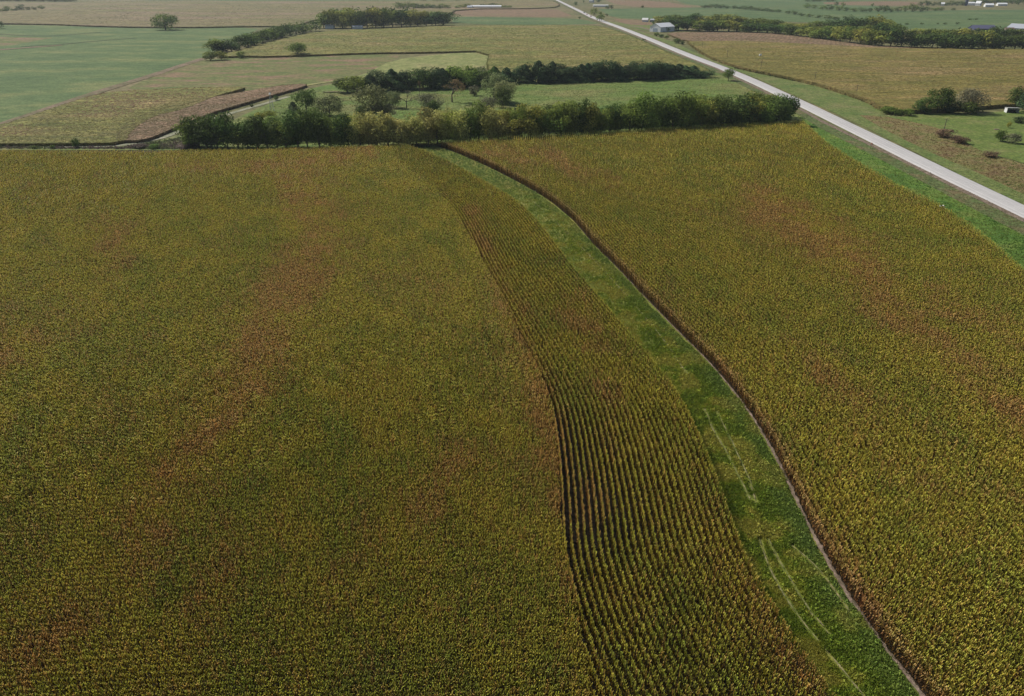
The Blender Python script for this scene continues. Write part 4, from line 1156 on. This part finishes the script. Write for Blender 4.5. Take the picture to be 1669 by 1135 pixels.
# grove right of the barn
GB = [(1085, 49), (1100, 50), (1180, 52), (1240, 53.5), (1302, 59.5), (1363, 67.5), (1420, 75), (1479, 77.5), (1559, 82), (1700, 81.5)]
GT = [(1090, 32), (1150, 34), (1200, 37), (1240, 40), (1290, 46), (1340, 50), (1390, 52), (1440, 50), (1480, 54), (1530, 56), (1560, 58), (1600, 56), (1640, 56), (1700, 58)]
it = []; x = 1092.0
while x < 1690:
    it.append(('tree', 'bush', random.choice(['dark', 'mid', 'dark', 'olive']), x, ip(x, GB) + ru(-.6, .2), ip(x, GT) + ru(-5, 1), ru(30, 42))); x += ru(13, 19)
row(it, 'front rank of the long right grove', 'front trees of the long right grove')
GT2 = [(1095, 25), (1110, 28), (1150, 24), (1200, 28), (1240, 32), (1290, 40), (1350, 36), (1400, 30), (1440, 27), (1455, 40), (1500, 50), (1530, 49), (1590, 50), (1620, 47), (1700, 52)]
it = []; x = 1080.0
while x < 1690:
    b = ip(x, GB) - ip(x, [(1080, 8), (1240, 9), (1340, 14), (1440, 22), (1470, 14), (1700, 14)])
    if not 1462 < x < 1486:
        it.append(('tree', 'bush', random.choice(['dark', 'olive', 'mid', 'mid', 'dark']), x, b, ip(x, GT2) + ru(-4, 1), ru(30, 42)))
    x += ru(15, 21)
row(it, 'back rank of the long right grove', 'back trees of the long right grove')
it = []; x = 1255.0
while x < 1450:
    it.append(('tree', 'bush', random.choice(['olive', 'mid', 'dark', 'mid']), x, ip(x, GB) - ip(x, [(1255, 5), (1340, 8), (1450, 12)]), ip(x, GT2) + ip(x, [(1255, 2), (1340, 6), (1450, 14)]) + ru(-4, 1), ru(30, 38))); x += ru(16, 22)
row(it, 'middle rank of the long right grove', 'middle trees of the long right grove')
# far field hedges at the right
it = []
for x in list(range(1148, 1190, 9)) + list(range(1196, 1276, 9)):
    b = ip(x, [(1148, 13.5), (1190, 14), (1240, 18), (1275, 21)]); it.append(('tree', 'far', 'dark', x, b, b - ru(4.5, 7), ru(10, 14)))
for x, w in [(1284, 10), (1294, 11), (1306, 12), (1320, 12), (1333, 13), (1348, 15), (1362, 13), (1382, 18)]:
    b = ip(x, [(1275, 21), (1310, 27), (1345, 31), (1383, 35)]); it.append(('tree', 'far', 'dark', x, b, b - ru(5, 7) * (1.6 if w > 16 else 1), w))
row(it, 'the slanting far hedge line', 'trees of the slanting far hedge')
row([('tree', 'far', random.choice(['dark', 'mid']), x, b, t, w) for x, b, t, w in
     [(1316, 13, 5, 14), (1328, 14, 8, 10), (1340, 16, 8, 12), (1351, 17, 7, 14), (1363, 10, 3, 8), (1374, 10, 3, 8), (1368, 18, 9, 13), (1380, 19, 12, 12), (1392, 19.5, 12, 14), (1405, 20, 12, 14), (1417, 20, 13, 12), (1422, 11, 5, 6),
      (1432, 19.5, 8, 15), (1442, 20, 9, 14), (1452, 20, 12, 12), (1464, 19.5, 11, 12), (1475, 19.5, 9, 13), (1486, 19.5, 5.5, 18), (1500, 19, 9, 14), (1512, 18, 11, 12), (1524, 18, 12, 12), (1534, 17.5, 12, 10)]],
    'the far right tree belt', 'trees of the far right belt')
row([('tree', 'far', 'dark', x, 9.5, ru(1, 4), ru(10, 14)) for x in (1500, 1510, 1522, 1533, 1542, 1551, 1560, 1568)], 'the trees left of the far silo', 'trees left of the far silo')
row([('tree', 'far', 'dark', x, ru(6, 8), ru(-4, -1), ru(12, 16)) for x in range(1590, 1690, 10)], 'the trees behind the far white farm', 'trees behind the far white farm')
row([('tree', 'far', 'dark', x, ru(2.4, 3), ru(-3, -1), ru(10, 14)) for x in (1316, 1326, 1336, 1347, 1357)], 'the short row at the top edge', 'trees of the short top-edge row')

# ------------------------------------------------------------------ buildings
M['white_metal'] = ribbed('white_metal', (0.78, 0.79, 0.8), 0.6)
M['white_wall'] = flat('white_wall', (0.72, 0.72, 0.7), 0.7, 0.08)
M['grey_metal'] = ribbed('grey_metal', (0.36, 0.38, 0.42), 0.6)
M['blue_metal'] = ribbed('blue_metal', (0.07, 0.08, 0.16), 0.6)
M['blue_roof'] = ribbed('blue_roof', (0.11, 0.11, 0.17), 0.6)
M['brown_roof'] = flat('brown_roof', (0.16, 0.09, 0.08), 0.8)
M['pink_wall'] = flat('pink_wall', (0.6, 0.48, 0.44), 0.8)
M['glass'] = flat('window_glass', (0.03, 0.035, 0.045), 0.15, 0.05)
M['door'] = flat('barn_door', (0.3, 0.36, 0.42), 0.5)
M['dark_in'] = flat('dark_door', (0.03, 0.028, 0.026), 0.9)
M['light_roof'] = flat('light_roof', (0.62, 0.62, 0.6), 0.6)


def gable(name, px, py, w, l, h, rise, rz, wall, roof, label, doors=(), windows=(), group=None, cat='building', over=0.4):
    """gabled building: ridge along local y; front gable at -y; doors/windows: (face, along, bottom, width, height)"""
    g = P(px, py); o = empty(name, g, rz); tag(o, label, cat, group)
    bm = bmesh.new(); hw, hl = w / 2, l / 2
    v = [bm.verts.new(c) for c in ((-hw, -hl, 0), (hw, -hl, 0), (hw, -hl, h), (0, -hl, h + rise), (-hw, -hl, h), (-hw, hl, 0), (hw, hl, 0), (hw, hl, h), (0, hl, h + rise), (-hw, hl, h))]
    for f in ((0, 1, 2, 3, 4), (9, 8, 7, 6, 5), (1, 6, 7, 2), (5, 0, 4, 9)): bm.faces.new([v[i] for i in f])
    bmobj('wall', bm, wall, o)
    bm = bmesh.new(); sl = math.hypot(hw, rise)
    for s in (-1, 1):
        ex, ez = s * (hw + over), h - rise * over / hw
        a = [(0, h + rise), (ex, ez), (ex, ez + 0.16), (0, h + rise + 0.18)]
        A = [bm.verts.new((x, -hl - over, z + 0.02)) for x, z in a]; B = [bm.verts.new((x, hl + over, z + 0.02)) for x, z in a]
        for i in range(4): bm.faces.new((A[i], A[(i + 1) % 4], B[(i + 1) % 4], B[i]))
        bm.faces.new(A); bm.faces.new(B[::-1])
    bmesh.ops.recalc_face_normals(bm, faces=bm.faces)
    bmobj('roof', bm, roof, o)

    def panel(nm, spec, mat, t):
        f, al, zb, ww, hh = spec; bm = bmesh.new()
        if f in 'fb': add_box(bm, (al, (-hl - t / 2) if f == 'f' else (hl + t / 2), zb + hh / 2), (ww, t, hh))
        else: add_box(bm, ((-hw - t / 2) if f == 'l' else (hw + t / 2), al, zb + hh / 2), (t, ww, hh))
        return bmobj(nm, bm, mat, o)
    for d in doors: panel('door', d, M['door'] if d[0] != 'x' else M['dark_in'], 0.08)
    for wd_ in windows:
        panel('window', wd_, M['glass'], 0.06)
    return o


gable('barn', 1079, 51.5, 15, 26, 5.2, 3.6, math.radians(-48), M['white_metal'], M['white_metal'], 'large white metal barn with gabled roof beside the road',
      doors=[('f', 0, 0, 6.5, 3.9), ('l', -4, 0, 3.4, 3.2)], windows=[('l', 4, 1.4, 1.4, 1)])
gable('house', 1051.5, 36, 7, 7.5, 2.8, 2.0, math.radians(70), M['white_wall'], M['light_roof'], 'small white house behind the white barn', doors=[('r', -1, 0, 1.1, 2.1)], windows=[('r', 2, 1, 1.2, 1.1), ('f', 0, 1, 1.4, 1.1)], cat='house')
gable('shed', 1063.5, 36, 4, 5.5, 2.6, 1.2, math.radians(60), M['grey_metal'], M['grey_metal'], 'small grey-blue shed right of the small white house', doors=[('r', 0, 0, 2, 2)], cat='shed')
gable('long_barn', 792, 13.7, 10, 58, 3.4, 1.6, math.radians(90), M['white_wall'], M['white_metal'], 'very long low white barn far away above the green strip',
      doors=[('r', -18, 0, 3, 2.6), ('r', 10, 0, 3, 2.6)], windows=[('r', -6, 1.2, 5, 1), ('r', 2, 1.2, 5, 1)])
gable('house', 766, 14.4, 8, 9, 3, 2.2, math.radians(80), M['white_wall'], M['grey_metal'], 'small pale farmhouse at the left end of the long white barn', doors=[('r', 0, 0, 1.2, 2.1)], windows=[('r', 2.6, 1, 1.2, 1.2)], cat='house')
gable('house', 538, 46.6, 7, 10, 2.6, 1.6, math.radians(85), M['white_wall'], M['light_roof'], 'pale building half hidden under the left of the far grove', doors=[('r', 0, 0, 1.2, 2.1)], windows=[('r', 3, 1, 1.4, 1.1)], cat='house')
gable('shed', 583, 47, 5, 12, 2.4, 0.9, math.radians(90), M['white_wall'], M['light_roof'], 'low pale shed in front of the far grove', doors=[('r', 0, 0, 2, 2)], cat='shed')
gable('house', 964, 4.4, 9, 9, 5, 4, math.radians(60), M['white_wall'], M['white_metal'], 'white house by the far end of the road', doors=[('r', 0, 0, 2, 2.4)], windows=[('r', 3, 1.2, 1.4, 1.4)], cat='house')
gable('shed', 979, 11.3, 7, 30, 2.6, 1.0, math.radians(88), M['white_wall'], M['light_roof'], 'long low pale shed near the far end of the road', doors=[('r', -6, 0, 3, 2.2)], cat='shed')
gable('shed', 1599, 53, 14, 24, 4.2, 3.2, math.radians(88), M['blue_metal'], M['blue_roof'], 'dark blue shed beyond the grove on the right', doors=[('r', 4, 0, 4, 3.4), ('r', -6, 0, 4, 3.4)], windows=[('r', -1, 1.6, 1.5, 1)], cat='shed')
gable('barn', 1660, 53, 15, 20, 4.6, 4.0, math.radians(28), M['grey_metal'], M['grey_metal'], 'big grey barn at the right edge beyond the grove', doors=[('f', 0, 0, 5, 4)], windows=[('l', 4, 1.6, 1.5, 1)])
gable('house', 1643, 53.2, 8, 9, 2.8, 2.2, math.radians(80), M['pink_wall'], M['brown_roof'], 'small pinkish house with brown roof beside the big grey barn', doors=[('r', -1, 0, 1.1, 2.1)], windows=[('r', 2, 1, 1.4, 1.1)], cat='house')
for x, y, w, l, h, r, a, lb in [(1581, 8.8, 9, 14, 4, 2, 85, 'far white farm building next to the silo'), (1594, 9.5, 8, 9, 4.5, 4, 40, 'tallest white farm building right of the silo'),
                                (1611, 11.5, 10, 15, 3.6, 2.4, 78, 'wide white farm building in the middle of the far farm'), (1632, 9.6, 9, 18, 3.2, 2, 85, 'right-most white building of the far farm'),
                                (1536, 9.8, 6, 6, 4, 2, 60, 'tiny white shed among the trees left of the silo')]:
    gable('farm_building', x, y, w, l, h, r, math.radians(a), M['white_wall'], M['white_metal'], lb, doors=[('r', -2, 0, 2.4, 2.4)], windows=[('r', 2, 1.2, 1.6, 1.1)], group='white buildings of the far farm')
# silo
g = P(1574, 9.5); o = empty('silo', g); tag(o, 'tall blue silo with white domed top at the far farm', 'silo')
bm = bmesh.new(); add_tube(bm, (0, 0, 0), (0, 0, 15), 3.1, 3.1, 20)
for z in (3, 6, 9, 12): add_tube(bm, (0, 0, z), (0, 0, z + .15), 3.16, 3.16, 20)
bmobj('shaft', bm, M['blue_roof'], o)
bm = bmesh.new(); bmesh.ops.create_uvsphere(bm, u_segments=20, v_segments=10, radius=3.2)
for v in bm.verts: v.co.z = max(0, v.co.z) * 0.8 + 15
bmobj('dome', bm, M['white_wall'], o)

# white open-fronted shelter on the lawn
g = P(1648, 184); o = empty('shelter', g, math.radians(-14)); tag(o, 'small white open-fronted shed at the top of the lawn', 'shed')
bm = bmesh.new()
bw, bd, h0, h1 = 5.2, 3.4, 2.5, 2.0
add_box(bm, (-bw / 2, 0, 1.05), (0.08, bd, 2.1)); add_box(bm, (bw / 2, 0, 1.05), (0.08, bd, 2.1)); add_box(bm, (0, bd / 2, 1.0), (bw, 0.08, 2.0))
bmobj('wall', bm, M['white_metal'], o)
bm = bmesh.new()
A = [(-bw / 2 - .2, -bd / 2 - .3, h0), (bw / 2 + .2, -bd / 2 - .3, h0), (bw / 2 + .2, bd / 2 + .2, h1 + .05), (-bw / 2 - .2, bd / 2 + .2, h1 + .05)]
T = [bm.verts.new((x, y, z + .1)) for x, y, z in A]; B = [bm.verts.new((x, y, z)) for x, y, z in A]
bm.faces.new(T); bm.faces.new(B[::-1])
for i in range(4): bm.faces.new((B[i], B[(i + 1) % 4], T[(i + 1) % 4], T[i]))
bmobj('roof', bm, M['white_wall'], o)
bm = bmesh.new(); add_box(bm, (0.3, bd / 2 - .5, .7), (3.4, 0.6, 1.2), bevel=0.05); bmobj('stored_bale', bm, M['dark_in'], o)
for s in (-1, 0, 1):
    bm = bmesh.new(); add_box(bm, (s * (bw / 2 - .1), -bd / 2, 1.2), (0.12, 0.12, 2.4)); bmobj('post', bm, M['bark'], o)

# ------------------------------------------------------------------ poles, tower, small things
M['pole_wood'] = flat('pole_wood', (0.12, 0.10, 0.085), 0.9, 0.25, 6)
M['steel'] = flat('galvanised_steel', (0.42, 0.44, 0.46), 0.5, 0.1, 6, 0.3)
pole0 = None
for i, (x, yb, yt, lb) in enumerate([(1537, 217, 193, 'utility pole at the lawn edge by the brown shrubs'), (1395, 155, 138, 'utility pole at the corner where the golden field edge bends'),
                                     (1327, 134.5, 117, 'utility pole rising from the golden field edge'), (1239, 117.5, 100, 'utility pole beside the roadside dark bushes'),
                                     (1184.5, 97, 82, 'utility pole in the golden field nearer the barn'), (1144, 81, 69.5, 'farthest thin utility pole, near the brown crop belt')]):
    g = P(x, yb); lo_, hi_ = 1.0, 25.0
    for _ in range(30):
        m = (lo_ + hi_) / 2
        if proj(g[0], g[1], m)[1] > yt: lo_ = m
        else: hi_ = m
    h = lo_
    o = empty('utility_pole', g, math.radians(-40)); tag(o, lb, 'utility pole', 'utility poles along the road')
    bm = bmesh.new(); add_tube(bm, (0, 0, -.2), (0, 0, h), 0.16, 0.11, 8); bmobj('shaft', bm, M['pole_wood'], o)
    bm = bmesh.new(); add_box(bm, (0, 0, h - 0.6), (1.9, 0.1, 0.12)); bmobj('crossarm', bm, M['pole_wood'], o)
    for s in (-0.85, 0, 0.85):
        bm = bmesh.new(); add_tube(bm, (s, 0, h - .54 if s else h), (s, 0, h - .34 if s else h + .2), 0.06, 0.04, 6); bmobj('insulator', bm, M['steel'], o)

g = P(444, 182); o = empty('lattice_tower', g, 0.4); tag(o, 'thin steel lattice windmill tower standing in the pasture', 'tower')
th = 8.0
bm = bmesh.new()
for sx in (-1, 1):
    for sy in (-1, 1):
        add_tube(bm, (sx * 1.0, sy * 1.0, 0), (sx * .25, sy * .25, th), 0.05, 0.04, 5)
bmobj('leg_frame', bm, M['steel'], o)
bm = bmesh.new()
for k in range(5):
    z0, z1 = th * k / 5, th * (k + 1) / 5; w0, w1 = 1 - .75 * k / 5, 1 - .75 * (k + 1) / 5
    c0 = [(-w0, -w0), (w0, -w0), (w0, w0), (-w0, w0)]; c1 = [(-w1, -w1), (w1, -w1), (w1, w1), (-w1, w1)]
    for i in range(4):
        j = (i + 1) % 4
        add_tube(bm, (*c0[i], z0), (*c1[j], z1), .025, .025, 4); add_tube(bm, (*c1[i], z1), (*c1[j], z1), .025, .025, 4)
bmobj('brace', bm, M['steel'], o)
bm = bmesh.new(); add_box(bm, (0, 0, th + .06), (1.1, 1.1, .1)); add_tube(bm, (-.3, 0, th + .45), (.5, 0, th + .45), .28, .2, 10); bmobj('platform', bm, M['white_wall'], o)

# a small machine in the ditch
M['black'] = flat('black_rubber', (0.02, 0.02, 0.022), 0.7); M['white_paint'] = flat('white_paint', (0.8, 0.8, 0.78), 0.4, 0.05); M['grey_paint'] = flat('grey_paint', (0.4, 0.43, 0.46), 0.5)
g = P(1533, 342.5); o = empty('trailer_pump', g, math.radians(12)); tag(o, 'small grey, black and white machine parked at the corn edge in the ditch', 'machine')
bm = bmesh.new(); add_box(bm, (-.15, 0, .5), (2.2, .9, .12), bevel=.03); add_box(bm, (1.25, 0, .48), (.9, .08, .08)); bmobj('chassis', bm, M['grey_paint'], o)
bm = bmesh.new()
for k in range(4): add_box(bm, (-.85, 0, .7 + k * .17), (.85, .85, .07), bevel=.015)
for sx in (-1.2, -.5):
    for sy in (-.36, .36): add_box(bm, (sx, sy, .9), (.06, .06, .75))
bmobj('rack', bm, M['grey_paint'], o)
bm = bmesh.new(); add_box(bm, (.05, 0, .92), (.6, .75, .75), bevel=.08); bmobj('engine', bm, M['black'], o)
bm = bmesh.new(); add_tube(bm, (.6, -.25, .85), (.62, .32, 1.1), .3, .3, 14); add_tube(bm, (.6, 0, 1.0), (.6, 0, 1.4), .1, .1, 10); bmobj('tank', bm, M['white_paint'], o, True)
for sx in (-.7, .5):
    for sy in (-.52, .52):
        bm = bmesh.new(); add_tube(bm, (sx, sy - .09, .32), (sx, sy + .09, .32), .32, .32, 16); bmobj('wheel', bm, M['black'], o)

# orange marker beside the road
M['orange'] = flat('orange_panel', (0.75, 0.2, 0.03), 0.5, 0.05)
g = P(1421, 236.5); o = empty('road_sign', g, math.radians(35)); tag(o, 'small orange sign lying tilted at the road shoulder', 'sign')
bm = bmesh.new()
vs = [(-.7, 0, .45), (0, -.25, .12), (.7, 0, .45), (0, .3, .85)]
A = [bm.verts.new(Vector(v)) for v in vs]; B = [bm.verts.new(Vector(v) + Vector((0, .04, -.03))) for v in vs]
bm.faces.new(A); bm.faces.new(B[::-1])
for i in range(4): bm.faces.new((A[i], B[i], B[(i + 1) % 4], A[(i + 1) % 4]))
bmobj('panel', bm, M['orange'], o)
bm = bmesh.new(); add_tube(bm, (-.5, .2, 0), (0, .1, .4), .025, .025, 5); add_tube(bm, (.5, .2, 0), (0, .1, .4), .025, .025, 5); bmobj('stand', bm, M['steel'], o)

# cars on the far road
CARC = [('red_car', (0.35, 0.05, 0.04)), ('dark_car', (0.06, 0.05, 0.06)), ('pink', (0.45, 0.3, 0.28)), ('maroon', (0.2, 0.04, 0.04))]


def car(px, py, c, label, rz):
    x, y = P(px, py)[:2]; o = empty('car', (x, y, RZ + 0.012), rz); tag(o, label, 'car', 'cars on the far road')
    mt = flat('car_paint', c, 0.3, 0.05)
    bm = bmesh.new(); L, Wd = 2.3, .9
    prof = [(-L, .35), (-L, .85), (-L + .4, .95), (-1.2, 1.0), (-.7, 1.45), (.9, 1.5), (1.5, 1.0), (L - .15, .9), (L, .75), (L, .35)]
    A = [bm.verts.new((-Wd, a, b)) for a, b in prof]; B = [bm.verts.new((Wd, a, b)) for a, b in prof]
    bm.faces.new(A); bm.faces.new(B[::-1])
    for i in range(len(prof)): bm.faces.new((A[i], A[(i + 1) % len(prof)], B[(i + 1) % len(prof)], B[i]))
    bmesh.ops.recalc_face_normals(bm, faces=bm.faces); bmobj('body', bm, mt, o)
    bm = bmesh.new(); add_box(bm, (0, .1, 1.22), (1.82, 1.7, .3)); bmobj('window', bm, M['glass'], o)
    for sx in (-.82, .82):
        for sy in (-1.4, 1.4):
            bm = bmesh.new(); add_tube(bm, (sx - .1, sy, .33), (sx + .1, sy, .33), .33, .33, 12); bmobj('wheel', bm, M['black'], o)


for (px, py, (nm, c), lb) in [(963, 27.5, CARC[3], 'dark red car, nearest of the cars on the far road'), (956.5, 24.3, CARC[2], 'pale car second from the leaning tree on the far road'),
                              (952, 21.6, CARC[1], 'dark car third from the leaning tree on the far road'), (935, 12.3, CARC[2], 'pale pinkish car alone farthest up the road')]:
    car(px, py, c, lb, math.radians(0))

# things on the lawn and in the pasture
g = P(1623, 212); o = empty('log_pile', g, 0.3); tag(o, 'pale logs stacked loosely on the lawn', 'log pile')
M['log'] = flat('cut_log', (0.34, 0.25, 0.17), 0.9)
for k in range(5):
    bm = bmesh.new(); add_tube(bm, (-1.6 + .3 * k, -.5 + .22 * k, .2 + .12 * (k % 2)), (1.5 - .2 * k, .2 * k - .3, .25), .17, .14, 8); bmobj('log', bm, M['log'], o)
g = P(1594, 188); o = empty('fence_post', g); tag(o, 'short dark post at the top edge of the lawn', 'post')
bm = bmesh.new(); add_tube(bm, (0, 0, 0), (0, 0, 1.4), .14, .12, 8); bmobj('shaft', bm, M['pole_wood'], o)
bm = bmesh.new(); add_box(bm, (0, 0, 1.45), (.34, .34, .08)); bmobj('cap', bm, M['pole_wood'], o)
g = P(583, 150.3); o = empty('tarp_bale', g, .2); tag(o, 'small white covered bale at the foot of the left windbreak', 'bale')
bm = bmesh.new(); add_tube(bm, (-1.1, 0, .6), (1.1, 0, .6), .62, .62, 16); bmobj('wrap', bm, M['white_paint'], o, True)
bm = bmesh.new(); add_tube(bm, (1.11, 0, .6), (1.16, 0, .6), .5, .45, 16); bmobj('bale_end', bm, M['log'], o)
g = P(545, 151.5); o = empty('fallen_log', g, .05); tag(o, 'long pale fallen trunk lying left of the windbreak', 'log')
bm = bmesh.new(); add_tube(bm, (-6, .2, .3), (0, 0, .45), .2, .35, 8); add_tube(bm, (0, 0, .45), (5.5, .3, .35), .35, .2, 8); bmobj('trunk', bm, M['log'], o)
for a, b in (((-3, 0, .4), (-4, .8, 1.2)), ((2, 0, .5), (3, -.6, 1.3)), ((-5, .1, .35), (-6.4, -.5, .9))):
    bm = bmesh.new(); add_tube(bm, a, b, .1, .03, 5); bmobj('branch', bm, M['log'], o)
g = P(1238.5, 96.5); o = empty('well_head', g); tag(o, 'small whitish box on legs standing in a gap of the golden field', 'well head')
bm = bmesh.new(); add_box(bm, (0, 0, 3.0), (1.8, 1.2, 1.2), bevel=.05); bmobj('cabinet', bm, M['white_wall'], o)
for sx in (-.7, .7):
    for sy in (-.45, .45):
        bm = bmesh.new(); add_tube(bm, (sx, sy, 0), (sx, sy, 2.4), .06, .06, 6); bmobj('leg', bm, M['steel'], o)

# ------------------------------------------------------------------ the air
bm = bmesh.new(); bmesh.ops.create_cube(bm, size=1)
for v in bm.verts: v.co = (v.co.x * 7200, v.co.y * 5700 + 2600, (v.co.z + .5) * 63.5 - 1.0)
hm = bpy.data.materials.new('haze_air'); hm.use_nodes = True; ht = hm.node_tree
ht.nodes.remove(ht.nodes['Principled BSDF']); pv = ht.nodes.new('ShaderNodeVolumePrincipled')
pv.inputs['Color'].default_value = (0.8, 0.89, 1.0, 1); pv.inputs['Density'].default_value = 0.00007; pv.inputs['Anisotropy'].default_value = 0.2
ht.links.new(pv.outputs[0], ht.nodes['Material Output'].inputs['Volume'])
me = bpy.data.meshes.new('haze'); bm.to_mesh(me); bm.free(); me.materials.append(hm)
hz = bpy.data.objects.new('haze', me); COL.objects.link(hz); tag(hz, 'pale bluish haze lying over the far fields', 'haze', kind='stuff')
